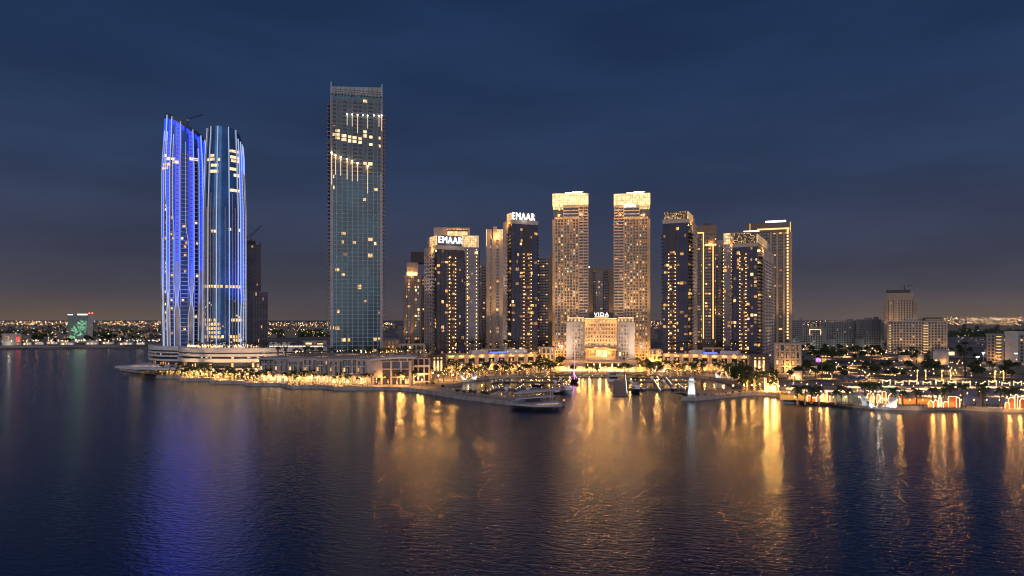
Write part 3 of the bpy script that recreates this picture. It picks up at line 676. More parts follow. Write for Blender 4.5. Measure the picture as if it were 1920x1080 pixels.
b.box(-w/2 - 27, w/2 - 8, -dp/2 + 4, dp/2 + 4, q1 - 1.6, q1); b.box(-w/2 - 27, -w/2 - 25, -dp/2 + 4, dp/2 + 4, q0 - 12, q1 - 1.62); b.box(w/2 - 10, w/2 - 8, -dp/2 + 4, dp/2 + 4, q0 - 3, q1 - 1.62)
b.box(-w/2 - 24.9, -w/2 - 15, -dp/2 + 4.1, dp/2 + 3, q0 - 12, q1 - 1.7)
B.mb('soffit_light', PERF).box(-w/2 - 14, w/2 - 10.5, -dp/2 + 7, -dp/2 + 7.4, q0 - 4, q1 - 3.2)
B.light((-w/2 - 6, -dp/2 + 2, q0 - 2), 2500, r=1)
B.finish()

corner_tower('tall dark glass tower with a white sign, right of the narrow pale tower', fit_left(944, 959, 1008, 600, R(24)), 'L', 600, 419,
    crown_sign(959, 1001, 950, 959, 397.5, 410.5, .46, 9.0, 'EMAAR', 'L'), dict(fa=0, fx0=959, fx1=1008, x0=959, x1=1008, strings=(980.6, 994), string_top=473, lit=.06, blue=True, near=.4))
corner_tower('tall dark glass tower with a pierced crown, right of the second twin tower', fit_right(1243, 1290, 1306.5, 600, R(-24)), 'R', 600, 417,
    crown_sign(1246, 1287, 1289, 1299, 395, 0, .5, 0, '', 'R'), dict(fa=0, fx0=1243, fx1=1290, x0=1243, x1=1290, strings=(1254.7, 1266.8), string_top=469, lit=.07, blue=True, near=.42))
corner_tower('dark glass tower with a pale right flank and glowing pierced crown', fit_right(1374, 1420, 1451, 600, R(-28)), 'R', 600, 462,
    crown_sign(1376, 1420, 1411, 1437, 437, 0, .5, 0, '', 'R'), dict(fa=0, fx0=1374, fx1=1420, x0=1374, x1=1420, strings=(1388, 1399.5), string_top=474, lit=.1, flank_top=478, blue=True, near=.22))
B, w, dp = block('tower_wing', 'narrow left wing with two bulb strings and a glowing pierced crown', 'tower', fit_front(1356, 1378, 640, 24))
f = faces(w, dp); zt = zz(458, 640); o, u, _ = f['F']
B.mb('glass_core', GL_D).box(-w/2, w/2, -dp/2, dp/2, 0, zt)
facade(B, f['F'], 0, zt, 3.3, 3, pier=.3, slab=.3, proud=.2, wall=MAUVE, lit=.12); facade(B, f['L'], 0, zt, 3.3, 4, wall=DARKW, lit=.15, balc=1.4, balcm=CHAR)
for a in (.3, w*.7): bulbs(B, o, u, a, .8, 6, zt - 2, 3.4)
perforated(B, o, u, .2, w + 20, zt + 1, zz(436, 640), CROWN2); lantern(B, 'lit_panel', o, u, .2, w*.6, zt, zz(437, 640))
B.mb('crown_wall', BRONZE).box(-w/2 + .8, w/2 + 19, -dp/2 + .8, dp/2, zt, zz(437, 640))
B.mb('roof_sign_light', SIGNW).box(w/2 + 8, w/2 + 22, -dp/2 + 4, -dp/2 + 4.5, zz(435, 640), zz(433.2, 640))
B.light((w/2 - 2, -dp/2 - 4, zt), 700); B.finish()

# slim pale towers behind
def slim(label, fit, d, top, bays, wall, lit=.1, glassm=GL_D, sides=('L', 'R'), fh=3.3, name='residential_tower', sidewall=None, **k):
    B, w, dp = block(name, label, 'tower', fit); f = faces(w, dp); zt = zz(top, d)
    B.mb('glass_core', glassm).box(-w/2, w/2, -dp/2, dp/2, 0, zt)
    tot = bays[-1][1]
    for a0, a1, kind in bays:
        a0, a1 = a0 / tot * w, a1 / tot * w; n = max(1, round((a1 - a0) / 3.2))
        if kind == 's': B.mb('stone_pier', wall).obox(f['F'][0], f['F'][1], a0, a1, -.2, .9, 0, zt)
        elif kind == 'g': facade(B, f['F'], 0, zt, fh, n, a0=a0, a1=a1, pier=.2, slab=.4, proud=.2, wall=DARKW, lit=lit*1.6, **k)
        elif kind == 'w': facade(B, f['F'], 0, zt, fh, n, a0=a0, a1=a1, pier=.9, slab=.8, proud=.5, wall=wall, lit=lit, **k)
        elif kind == 'b': facade(B, f['F'], 0, zt, fh, n, a0=a0, a1=a1, pier=.4, slab=.4, proud=.25, wall=DARKW, lit=lit*1.9, balc=1.4, balcm=sidewall or DARKW)
    for sd in sides: facade(B, f[sd], 0, zt, fh, max(2, round(dp/4)), wall=sidewall or wall, pier=1.2, slab=1.0, lit=lit*.6)
    return B, w, dp, f, zt
B, w, dp, f, zt = slim('slim tower with pale piers and a glowing band under its grey top', fit_front(757, 797, 690, 26), 690, 517,
    [(0, 4, 's'), (4, 7, 'g'), (7, 13, 'g'), (13, 20, 's'), (20, 30, 'g'), (30, 33, 's'), (33, 40, 'b')], BEIGE, .14)
o, u, _ = f['F']
B.mb('top_storeys', MAUVE).box(-w/2 + 3, w/2 - 7, -dp/2 + 1.5, dp/2 - 2, zt, zz(492, 690)); B.mb('top_storeys', DARKW).box(-w/2 + 7, w/2 - 1, -dp/2 + 5, dp/2 - 2, zz(491.9, 690), zz(471, 690))
B.mb('glow_band', COVE).obox(o, u, 3, w - 8, -1.2, -1.0, zt + .2, zt + 3.4); B.light((-4, -dp/2 - 1.5, zt + 1), 900)
B.light((-w/3, -dp/2 - 8, 22), 9000, aim=(-w/4, -dp/2, 60), kind='SPOT', cone=80, r=1); B.finish()
B, w, dp, f, zt = slim('narrow cream tower with a lit open crown, left of the tall signed tower', fit_front(912, 944, 710, 24), 710, 448,
    [(0, 5, 's'), (5, 11, 'w'), (11, 17, 's'), (17, 25, 'w'), (25, 32, 's')], BEIGE2, .22, tone=(5, 4, 1, 0))
b = B.mb('crown_wall', BEIGE2); z1 = zz(430, 710); b.box(-w/2, -w/2 + 6, -dp/2 - .3, dp/2, zt + .3, z1); b.box(-w/2+7, -w/2 + 11, -dp/2 - .3, dp/2, zt + .3, z1 + 3); b.box(-w/2+6.02, w/2, -dp/2 + 3, dp/2, zt + .3, z1 - 1)
lantern(B, 'lit_panel', f['F'][0], f['F'][1], w*.62, w, zt + .4, z1); B.mb('edge_light', LEDG).obox(*f['F'][:2], -.2, .25, .95, 1.2, zt - 8, z1)
for x in (-8, 8): B.light((x, -dp/2 - 14, 30), 42000, aim=(x*.6, -dp/2, 120), kind='SPOT', cone=60, r=1)
B.light((2, -dp/2 - 3, zt + 2), 1200); B.finish()
B, w, dp, f, zt = slim('thin dark tower squeezed between the signed tower wing and the cream tower', fit_front(898, 914, 780, 20), 780, 497, [(0, 6, 'w'), (6, 12, 'b'), (12, 16, 's')], MAUVE, .16); B.finish()
B, w, dp, f, zt = slim('shadowed dark tower just left of the first twin tower', fit_front(1006, 1036, 780, 26), 780, 487, [(0, 22, 'b'), (22, 30, 's')], BEIGE, .15)
B.mb('stone_pier', BEIGE).obox(*f['F'][:2], w*.72, w, -3, -.5, zt, zt + 5); B.mb('roof_rail', BLACK).box(-w/2, w/2 - 8, -dp/2 + 1, -dp/2 + 1.3, zt, zt + 1.4)
B.light((6, -dp/2 - 10, 30), 14000, aim=(10, -dp/2, 90), kind='SPOT', cone=60); B.finish()
B, w, dp, f, zt = slim('grey banded tower in the gap between the twin towers', fit_front(1103, 1150, 830, 28), 830, 506,
    [(0, 9, 's'), (9, 14, 'b'), (14, 22, 'g'), (22, 28, 'g'), (28, 38, 'b'), (38, 47, 's')], BEIGE, .07)
o, u, _ = f['F']; b = B.mb('pinstripe', MAUVE)
for i in range(7): a = w*(.3 + .32*i/6); b.obox(o, u, a - .25, a + .25, .2, .7, 0, zt)
B.mb('top_storeys', MAUVE).obox(o, u, w*.26, w*.82, .2, 1.0, zt - 12, zt - .5); B.mb('parapet', BEIGE).box(-w/2 - 1, w/2 + 1, -dp/2 - 1, dp/2, zt, zt + 2.4)
bm = B.mb('beacon', WHITEL); bm.octa((-w/2 + 1.2, -dp/2 - .4, zt + 3.6), .7)
for x in (-w*.42, w*.42): B.light((x, -dp/2 - 10, 40), 14000, aim=(x, -dp/2, 110), kind='SPOT', cone=60)
B.finish()

def twin(label, pl, pr, mirror, sign):
    d = 690; B, w, dp = block('twin_tower', label, 'tower', fit_front(pl, pr, d, 32), None); f = faces(w, dp); o, u, _ = f['F']
    zt = zz(385, d); zs = zz(411, d); tot = pr - pl
    M = (lambda a0, a1: (w*(1 - a1/tot), w*(1 - a0/tot))) if mirror else (lambda a0, a1: (w*a0/tot, w*a1/tot))
    B.mb('glass_core', glass('slate facade glass', (.035, .042, .055), .15, .25)).box(-w/2 + .6, w/2 - .6, -dp/2, dp/2, 0, zt)
    s0, s1 = M(0, 4); B.mb('stone_edge', BEIGE).obox(o, u, s0, s1, -4, .9, 0, zs - 1)
    a, c = M(4, 21); facade(B, f['F'], 0, zs, 3.06, 3, a0=a, a1=c, pier=.8, slab=.8, proud=.5, wall=BEIGE, lit=.34, tone=(4, 4, 2, .4), part='stone_grid', clump=.2)
    a, c = M(21, 49); facade(B, f['F'], 0, zs, 3.06, 5, a0=a, a1=c, pier=.8, slab=.8, proud=.6, wall=BEIGE, lit=.32, tone=(4, 4, 2, .4), part='stone_grid', clump=.2)
    b = B.mb('stone_grid', BEIGE); a, c = M(20.4, 21.6); b.obox(o, u, a, c, -.2, 1.3, 0, zs + 1.4)
    a, c = M(49, tot); facade(B, f['F'], 0, zt - 2, 3.06, 2, a0=a, a1=c, pier=.7, slab=.5, proud=.4, wall=BEIGE, lit=.14, tone=(4, 4, 2, .4), balc=1.3, balcm=MAUVE)
    a, c = M(4, 49); B.mb('shoulder', BEIGE2).obox(o, u, a, c, -.2, 1.0, zs, zs + 2.0)
    a, c = M(5, 20); facade(B, f['F'], zs + 2.2, zt - 2, 3.3, 3, a0=a, a1=c, pier=.2, slab=.3, proud=.25, wall=DARKW, lit=.08, tone=(1, 2, 3, 1), part='mullion')
    a, c = M(20, 49); facade(B, f['F'], zs + 2.2, zt - 2, 3.3, 1, a0=a, a1=c, pier=.3, slab=1.0, proud=.35, wall=GREYW, lit=.0, part='mullion')
    a, c = M(20, tot); B.mb('crown_sill', BEIGE2).obox(o, u, a, c, -.3, 1.0, zt - 2, zt + .4)
    for sd in ('L', 'R'): facade(B, f[sd], 0, zs, 3.06, 6, pier=1.2, slab=1.0, wall=BEIGE, lit=.08)
    zc = zz(362.5, d); zl = zt - 6 if True else zt
    a, c = M(1, 20); lantern(B, 'lit_crown', o, u, a, c, zt - 4.4, zc, m=CROWN); a, c = M(20.2, tot - 2); lantern(B, 'lit_crown', o, u, a, c, zt + .5, zc, m=CROWN)
    for sd in ('L', 'R'): lantern(B, 'lit_crown', *f[sd][:2], 1, dp - 1, zt + .5, zc, m=CROWN)
    B.mb('crown_wall', BEIGE2).box(-w/2 + 1.2, w/2 - 1.2, -dp/2 + 1.2, dp/2 - 1, zt - 1, zc - .3)
    b = B.mb('roof_truss', emit('lit roof truss', (1, .85, .6), 2.4)); b.box(-w*.15, w*.32, -dp/2 + 3, -dp/2 + 3.8, zc + .8, zc + 1.6); b.box(w*.05, w*.36, -dp/2 + 3, -dp/2 + 3.8, zc + 1.62, zc + 2.3)
    for i in range(4): b.box(-w*.14 + i*w*.13, -w*.14 + i*w*.13 + .4, -dp/2 + 3.1, -dp/2 + 3.6, zc - .3, zc + .8)
    if sign: text('rooftop_sign', 'EMAAR', 4.3, SIGNW, B.root, (w*((1181 - pl)/tot) - w/2, -dp/2 - 1.7, zz(388.6, d)), depth=.3, bold=.02, width=w*.32)
    for x in (-14, 0, 14): B.light((x, -dp/2 - 22, 34), 62000, aim=(x*.7, -dp/2, 110), kind='SPOT', cone=75, r=1, col=(1, .64, .33))  # unseen floodlights, no fixtures, for the warm wash on the facade
    for x in (-12, 12): B.light((x, -dp/2 - 12, zz(400, d)), 1500, r=1)
    for x in (-16, 0, 16): B.light((x, -dp/2 - 9, 8), 2600, r=1)
    return B.finish()
twin('left one of the beige twin towers, glowing lantern crown without a sign', 1036, 1103, False, False)
twin('beige twin tower with a glowing lantern crown and a small white sign', 1151, 1219, True, True)

# right-hand back row
B, w, dp, f, zt = slim('dark bronze tower edged with golden light strips, behind the pierced-crown tower', fit_front(1300, 1343, 690, 28), 690, 440,
    [(0, 14, 'b'), (14, 17, 'g'), (17, 21, 's'), (21, 34, 'b'), (34, 40, 's'), (40, 43, 'g')], BRONZE, .12, sidewall=BRONZE)
o, u, _ = f['F']; z1 = zz(423, 690)
B.mb('top_storeys', BRONZE).box(-w/2 - .3, w/2 + .3, -dp/2 - .6, dp/2, zt, z1)
for px, t_ in ((1319, 436), (1337, 459)): a = (px - 1300)/43*w; B.mb('light_strip', LEDG).obox(o, u, a-.45, a+.45, 1.0, 1.25, zz(635, 690), zz(t_, 690))
B.mb('cornice_light', LEDG).obox(o, u, 0, w*.42, .65, .9, zz(437.5, 690), zz(435.5, 690)); B.mb('cornice_light', LEDG).obox(o, u, w*.5, w, 1.1, 1.4, zz(461, 690), zz(458, 690))
B.mb('roof_plant', DARKW).box(-2, 6, -4, 4, z1, z1 + 4); B.light((w*.25, -dp/2 - 3, zz(457, 690)), 800); B.finish()
B, w, dp, f, zt = slim('beige tower of stacked balconies between the bronze tower and the bulb-strung wing', fit_front(1341, 1360, 740, 24), 740, 459, [(0, 16, 'b'), (16, 19, 's')], BEIGE2, .05, sidewall=BEIGE)
B.mb('parapet', BEIGE2).box(-w/2, w/2, -dp/2 - .6, dp/2, zt, zt + 5); B.mb('roof_plant', CONC).box(-w/2 + 2, w/2 - 4, -6, 4, zt + 5, zt + 12)
B.light((0, -dp/2 - 14, 30), 30000, aim=(0, -dp/2, 110), kind='SPOT', cone=60); B.finish()
B, w, dp, f, zt = slim('broad bronze tower outlined by a bright golden strip on its right edge', fit_front(1398, 1485, 710, 36), 710, 436,
    [(0, 20, 'w'), (20, 30, 'g'), (30, 40, 'b'), (40, 46, 'b'), (46, 50, 's'), (50, 58, 'b'), (58, 62, 's'), (62, 70, 'b'), (70, 74, 's'), (74, 82, 'b'), (82, 87, 's')], BEIGE, .07, sidewall=BRONZE)
o, u, _ = f['F']; z1 = zz(418, 710)
B.mb('top_storeys', BRONZE).box(-w/2 - .3, w/2 + .3, -dp/2 - .7, dp/2, zt, z1)
fx = lambda px: (px - 1398)/87*w
B.mb('light_strip', LEDG).obox(o, u, fx(1475.5), fx(1478.5), .95, 1.3, zz(637, 710), zz(431, 710)); B.mb('light_strip', LEDG).obox(o, u, fx(1420), fx(1480), .95, 1.3, zz(431, 710), zz(428.6, 710))
B.mb('edge_light', LEDG).obox(o, u, fx(1406), fx(1406.8), .75, .95, zt, z1); B.mb('edge_light', LEDG).obox(o, u, fx(1481.5), fx(1482.3), .75, .95, zt, z1)
B.mb('roof_sign_light', SIGNW).box(fx(1436) - w/2, fx(1474) - w/2, -dp/2 + 3, -dp/2 + 3.6, z1 + .8, z1 + 2.6); B.mb('roof_plant', DARKW).box(-w/4, w/3, -6, 8, z1, z1 + .8)
for x in (8, 18, 26): B.light((x, -dp/2 - 12, 34), 26000, aim=(x, -dp/2, 110), kind='SPOT', cone=60, r=1)
B.finish()

# ------------------------------------------------------------------ the hotel at the head of the marina
d = 615.0
B, w, dp = block('waterfront_hotel', 'U-shaped cream hotel with a warm-lit middle and a white rooftop sign', 'hotel', fit_front(1062, 1190, d, 34))
z = lambda py: zz(py, d); fx = lambda px: (px - 1062)/128*w; zr = z(600); z0 = 10.5
GW = BEIGE2
B.mb('glass_core', glass('amber facade glass', (.12, .09, .07))).box(-w/2, w/2, -dp/2 + 10, dp/2, 0, zr)
for a0, a1 in ((0, fx(1096)), (fx(1157), w)):
    SW = 'stone_wing' if a0 == 0 else 'stone_wing#2'
    B.mb('glass_core', glass('amber facade glass', (.12, .09, .07))).box(-w/2 + a0 + .3, -w/2 + a1 - .3, -dp/2, -dp/2 + 10.02, 0, z(606))
    F_ = ((-w/2, -dp/2), (1, 0), w); L_ = a1 - a0; q = 3.2
    left = a0 == 0
    e0, e1 = (a0 + (a1-a0)*.27, a1 - .6) if left else (a0 + .6, a1 - (a1-a0)*.27)
    facade(B, F_, z0 + 5, z(608), 3.75, 4, a0=e0, a1=e1, pier=1.35, slab=1.7, proud=.35, wall=GREYW, lit=.75, part=SW, win=(.95, .95))
    B.mb(SW, GREYW).obox((-w/2, -dp/2), (1, 0), a0 if left else e1, e0 if left else a1, -.3, .52, 0, z(604))
    B.mb(SW, GREYW).obox((-w/2, -dp/2), (1, 0), e0, e1, -.3, .55, z(608), z(603.5)); facade(B, F_, 0, z0 + 4.9, 5, 3, a0=e0, a1=e1, pier=1.4, slab=1, proud=.5, wall=GREYW, lit=.5, part=SW)
    # top storey set back, lit cornice
    B.mb('attic', BEIGE2).box(-w/2 + a0 + 1, -w/2 + a1 - .5, -dp/2 + 2, dp/2 - 1, z(604), z(596.5))
    for i in range(5): x = a0 + (a1-a0)*(i + .5)/5; B.window((-w/2, -dp/2 + 2), (1, 0), x, .05, z(600.5), 1.6, 2.0, 1)
    B.mb('cornice_light', COVE).obox((-w/2, -dp/2 + 2), (1, 0), a0 + 1, a1 - .5, .05, .4, z(596.5), z(595.4))
    for sd in (((-w/2 + a1, -dp/2), (0, 1), 10),) if left else (((-w/2 + a0, -dp/2 + 10), (0, -1), 10),): facade(B, sd, z0 + 5, z(608), 3.75, 3, pier=1.8, slab=1.6, proud=.3, wall=BEIGE2, lit=.3, part=SW)
F_ = ((-w/2, -dp/2 + 10), (1, 0), w)
facade(B, F_, z(658), z(606), 3.75, 11, a0=fx(1096), a1=fx(1157), pier=1.3, slab=1.3, proud=.4, wall=BEIGE2, lit=.5, part='stone_centre', balc=.7)
B.mb('stone_centre', BEIGE2).obox(F_[0], F_[1], fx(1096), fx(1157), -.3, .6, z(606), z(597.5)); B.mb('stone_centre', BEIGE2).obox(F_[0], F_[1], fx(1096), fx(1157), -.3, .4, 0, z(668))
for i in range(9): B.window(F_[0], F_[1], fx(1099 + 6.9*i), .7, z(602.5), 2.0, 1.9, 1 if i % 3 else 0)
B.mb('cornice_light', COVE).obox(F_[0], F_[1], fx(1096), fx(1157), .4, .9, z(597.4), z(596.6))
B.mb('parapet', BEIGE2).box(fx(1115) - w/2, fx(1141) - w/2, -dp/2 + 8.5, -dp/2 + 14, z(597), z(593.5)); B.mb('cornice_light', COVE).box(fx(1115) - w/2, fx(1141) - w/2, -dp/2 + 8.2, -dp/2 + 8.48, z(594.3), z(593.4))
text('rooftop_sign', 'VIDA', 5.0, SIGNW, B.root, (fx(1128) - w/2, -dp/2 + 9, z(592.8)), depth=.3, bold=.0, width=w*.22, spacing=1.2)
# entrance: lit glass hall, canopy, two-storey colonnade
B.mb('entrance_canopy', BEIGE2).obox(F_[0], F_[1], fx(1098), fx(1155), .6, 5, z(655.5), z(654)); B.mb('entrance_hall', BEIGE2).obox(F_[0], F_[1], fx(1115), fx(1140), .6, 5.5, z(654), z(657) if False else z(652))
facade(B, F_, z(672), z(656), 6.4, 8, a0=fx(1098), a1=fx(1155), pier=1.0, slab=1.2, proud=.9, wall=BEIGE2, lit=.5, part='stone_centre')
B.mb('entrance_glow', SHOPS).obox(F_[0], F_[1], fx(1118), fx(1139), .95, 1.15, z(671), z(657))
b = B.mb('entrance_mullion', BEIGE2)
for i in range(8): x = fx(1118 + 3*i); b.obox(F_[0], F_[1], x - .2, x + .2, 1.16, 1.4, z(671), z(657))
for x in (-20, -12, -4, 4, 12, 20): B.light((x, -dp/2 + 3.5, z(653)), 7000, aim=(x, -dp/2 + 10, z(615)), kind='SPOT', cone=120, r=.5, col=(1, .58, .24))
for x in (-20, -8, 8, 20): B.light((x, -dp/2 + 2, z(662)), 1500, r=.5)
for x in (-12, 12): B.light((x, -dp/2 + 2, z(606)), 800, r=.5)
for x in (-38, 38): B.light((x, -dp/2 - 26, 13), 46000, aim=(x*.95, -dp/2, 24), kind='SPOT', cone=80, r=1, col=(1, .74, .52))
hotel = B.finish()
# ------------------------------------------------------------------ podium of the blue towers: stacked white curved bands
def smooth(pts, n=6):
    out = []; m = len(pts)
    for i in range(m - 1):
        p0, p1, p2, p3 = [Vector(pts[max(0, min(m-1, i+k))]) for k in (-1, 0, 1, 2)]
        for j in range(n):
            t = j / n; out.append(tuple(.5*((2*p1) + (-p0+p2)*t + (2*p0-5*p1+4*p2-p3)*t*t + (-p0+3*p1-3*p2+p3)*t**3)))
    out.append(tuple(pts[-1])); return out
def PD(px, d): return (X(px, d), d)
def banded(name, label, front, back, bands, glassm, z0, z1, lits=()):
    """a block with a curved front; each band is a proud white spandrel"""
    root = thing(name, label, 'building'); fr = smooth(front); poly = fr + back
    b = MB(); n = len(fr)
    ins = []
    for i in range(n):
        a = Vector(fr[max(0, i-1)]); c = Vector(fr[min(n-1, i+1)]); dd = (c - a).normalized(); nn = Vector((-dd.y, dd.x)); ins.append(tuple(Vector(fr[i]) + nn*2.2))
    b.prism(ins + back, z0, z1); b.build('glazed_storeys', glassm, root)
    for k, (q0, q1, out) in enumerate(bands):
        b = MB(); ring = []
        for i in range(n):
            a = Vector(fr[max(0, i-1)]); c = Vector(fr[min(n-1, i+1)]); dd = (c - a).normalized(); nn = Vector((-dd.y, dd.x)); p = Vector(fr[i]); o_ = p - nn*out; i_ = p + nn*3
            ring.append([(*o_, q0), (*o_, q1), (*i_, q1), (*i_, q0)])
        b.loft(ring); b.build('spandrel_band', WHITE, root)
    # slim columns of the glazing and lit rooms behind
    b = MB(); L_ = []
    for i in range(0, n - 1):
        p, q = Vector(ins[i]), Vector(ins[i+1]); dd = (q - p).normalized(); m_ = (p + q) / 2; nn = Vector((dd.y, -dd.x))
        for f_ in (.2, .7):
            c = p + (q - p)*f_ + nn*.1; b.add([(c.x-.12, c.y-.12, z0), (c.x+.12, c.y-.12, z0), (c.x+.12, c.y+.12, z0), (c.x-.12, c.y+.12, z0), (c.x-.12, c.y-.12, z1), (c.x+.12, c.y-.12, z1), (c.x+.12, c.y+.12, z1), (c.x-.12, c.y+.12, z1)],
                [(0,1,5,4),(1,2,6,5),(2,3,7,6),(3,0,4,7)])
    b.build('mullion', CHAR, root)
    for (q0, q1, p_, m) in lits:
        for i in range(n - 1):
            if random.random() < p_:
                p, q = Vector(ins[i]), Vector(ins[i+1]); dd = (q - p).normalized(); nn = Vector((dd.y, -dd.x)); ln = (q - p).length
                w_ = MB(); s_ = random.uniform(.05, .3)*ln; w_.obox(tuple(p), tuple(dd), s_, s_ + ln*random.uniform(.3, .65), .02, .12, q0, q0 + (q1-q0)*random.uniform(.55, .95)); w_.build('window', m, root)
    return root, poly
def along0(pts, step):
    out = []
    for a, c in zip(pts, pts[1:]):
        a, c = Vector(a), Vector(c); n = max(1, int((c - a).length/step)); out += [tuple(a.lerp(c, k/n)) for k in range(n)]
    return out
podL, polyL = banded('harbour_podium', 'white banded podium with a rounded left end, lower wing of the blue towers', [PD(281, 625), PD(280, 600), PD(285, 580), PD(310, 568), PD(350, 562)], [PD(390, 562), PD(390, 635), PD(300, 640)],
    [(ZP(656, 574), ZP(648.5, 574), .9), (ZP(661.5, 574), ZP(658.8, 574), .7), (ZP(668, 574), ZP(665, 574), .7), (ZP(676, 574), ZP(672.6, 574), .7)], GL_G, ZG, ZP(649.5, 574), [(ZP(665, 574), ZP(662, 574), .15, LIT[2]), (ZP(684, 574), ZP(677, 574), .3, LIT[0])])
bd = lambda a, c: (ZP(c, 530), ZP(a, 530))
podR, polyR = banded('harbour_podium', 'large white banded podium bowing towards the water under the blue towers', [PD(338, 580), PD(337, 556), PD(346, 538), PD(380, 530), PD(440, 528), PD(500, 533), PD(560, 545), PD(612, 560)], [PD(612, 620), PD(345, 620)],
    [bd(652.5, 661) + (1.4,), bd(663.5, 668.5) + (1.0,), bd(672.5, 679) + (1.8,), bd(690.5, 697) + (2.2,)], GL_G, ZG, ZP(653.5, 530), [(ZG + .3, ZG + 3.4, .85, SHOP), (ZP(689, 530), ZP(680, 530), .4, LIT[1]), (ZP(688, 530), ZP(680, 530), .25, LIT[1]), (ZP(672, 530), ZP(669, 530), .2, LIT[2])])
for x, y in [(380, 532), (430, 530), (480, 534)]:
    p = PD(x, y); lamp(podR, (p[0], p[1] - 5, 6), 6000, r=1, kind='SPOT', aim=(p[0], p[1] - 4, 0), cone=140)
b = MB(); fr_ = smooth([PD(352, 552), PD(380, 540), PD(440, 538), PD(486, 541)])
for i, (x, y) in enumerate(along0(fr_, 1.1)):
    if random.random() < .75: q_ = random.uniform(.2, .5); b.box(x - q_, x + q_, y, y + .3, ZP(652.5, 530) + .1, ZP(652.5, 530) + random.uniform(.5, 2.2))
b.build('terrace_light', COVE, podR)
for px, dd in ((350, 524), (385, 516), (420, 514), (455, 514), (490, 519), (295, 556), (325, 550)):
    p = PD(px, dd); lamp(podR, (p[0], p[1], 3), 15000, r=.6, kind='SPOT', aim=(p[0], p[1] + 16, 18), cone=100, col=(1, .7, .45))
# roof pavilion and long pale parapets running right to the teal tower
b = MB(); r_ = thing('roof_pavilion', 'long low white pavilion on the podium roof, lit along its edge', 'pavilion')
zr = ZP(652, 545)
b.box(X(508, 560), X(546, 560), 556, 566, zr, zr + 3.4); b.build('wall', WHITE, r_)
b = MB(); b.box(X(508, 560) - 1, X(612, 560), 553, 568, zr + 3.45, zr + 4.2) if False else b.box(X(505, 560), X(548, 560), 554, 568, zr + 3.42, zr + 4.1); b.build('roof', WHITE, r_)
b = MB(); b.box(X(508, 556), X(608, 556), 552.4, 552.7, zr + .4, zr + 1.2); b.build('edge_light', emit('soft edge light', (1, .82, .6), 1.2, 0, True), r_)
b = MB(); b.box(X(546, 560) + .1, X(610, 560), 553, 553.4, zr, zr + 1.5); b.build('parapet', WHITE, r_)
# ---- prow terrace at the left tip
t = thing('prow_terrace', 'two-level white terrace with a pointed prow reaching over the water', 'terrace')
q = lambda px, py, z: G(px, py, z)
b = MB(); zt = 8.0; poly = [q(215, 686.5, zt), q(250, 688.5, zt), q(300, 690, zt), q(345, 690, zt), q(345, 680, zt), q(290, 678, zt), q(255, 683, zt)]; b.prism(smooth(poly[:4], 3) + poly[4:], zt - 1.6, zt); b.build('upper_deck', WHITE, t)
b = MB(); zl_ = 2.6; poly = [q(224, 690, zl_), q(250, 694, zl_), q(300, 699, zl_), q(320, 699, zl_), q(320, 690, zl_), q(270, 688, zl_)]; b.prism(poly, .6, zl_); b.build('lower_deck', WALLC, t)
b = MB(); c = q(288, 697, zl_); c2 = q(268, 696, zl_); b.loft([[(c[0]+r*math.cos(a), c[1]+r*math.sin(a), z) for a in [2*math.pi*i/12 for i in range(12)]] for z, r in ((zl_, 2.2), (4.5, 3.2), (6.4, 7))]); b.build('curved_pier', WHITE, t)
b = MB(); p0 = q(232, 690, zl_); p1 = q(285, 696, zl_); b.obox(p0, (Vector(p1) - Vector(p0)).normalized()[:], 3, 28, -4, -3.7, zl_ + .1, zl_ + 2); b.build('wall_light', SHOPS, t)
b = MB()
for i in range(26): p = Vector(q(218, 687, zt)).lerp(Vector(q(300, 690, zt)), i/25); b.box(p.x-.06, p.x+.06, p.y+.3, p.y+.42, zt, zt + 1.2)
b.build('railing', WHITE, t)
for px in (250, 268, 284, 300): p = q(px, 697, zl_); lamp(t, (p[0], p[1] + 4, zl_ + 3.6), 1800, r=.5, kind='SPOT', aim=(p[0], p[1] + 4, 0), cone=130); p = q(px, 687, zt); lamp(t, (p[0], p[1] + 4, zt + 3.4), 1500, r=.5, kind='SPOT', aim=(p[0], p[1] + 4, 0), cone=130)

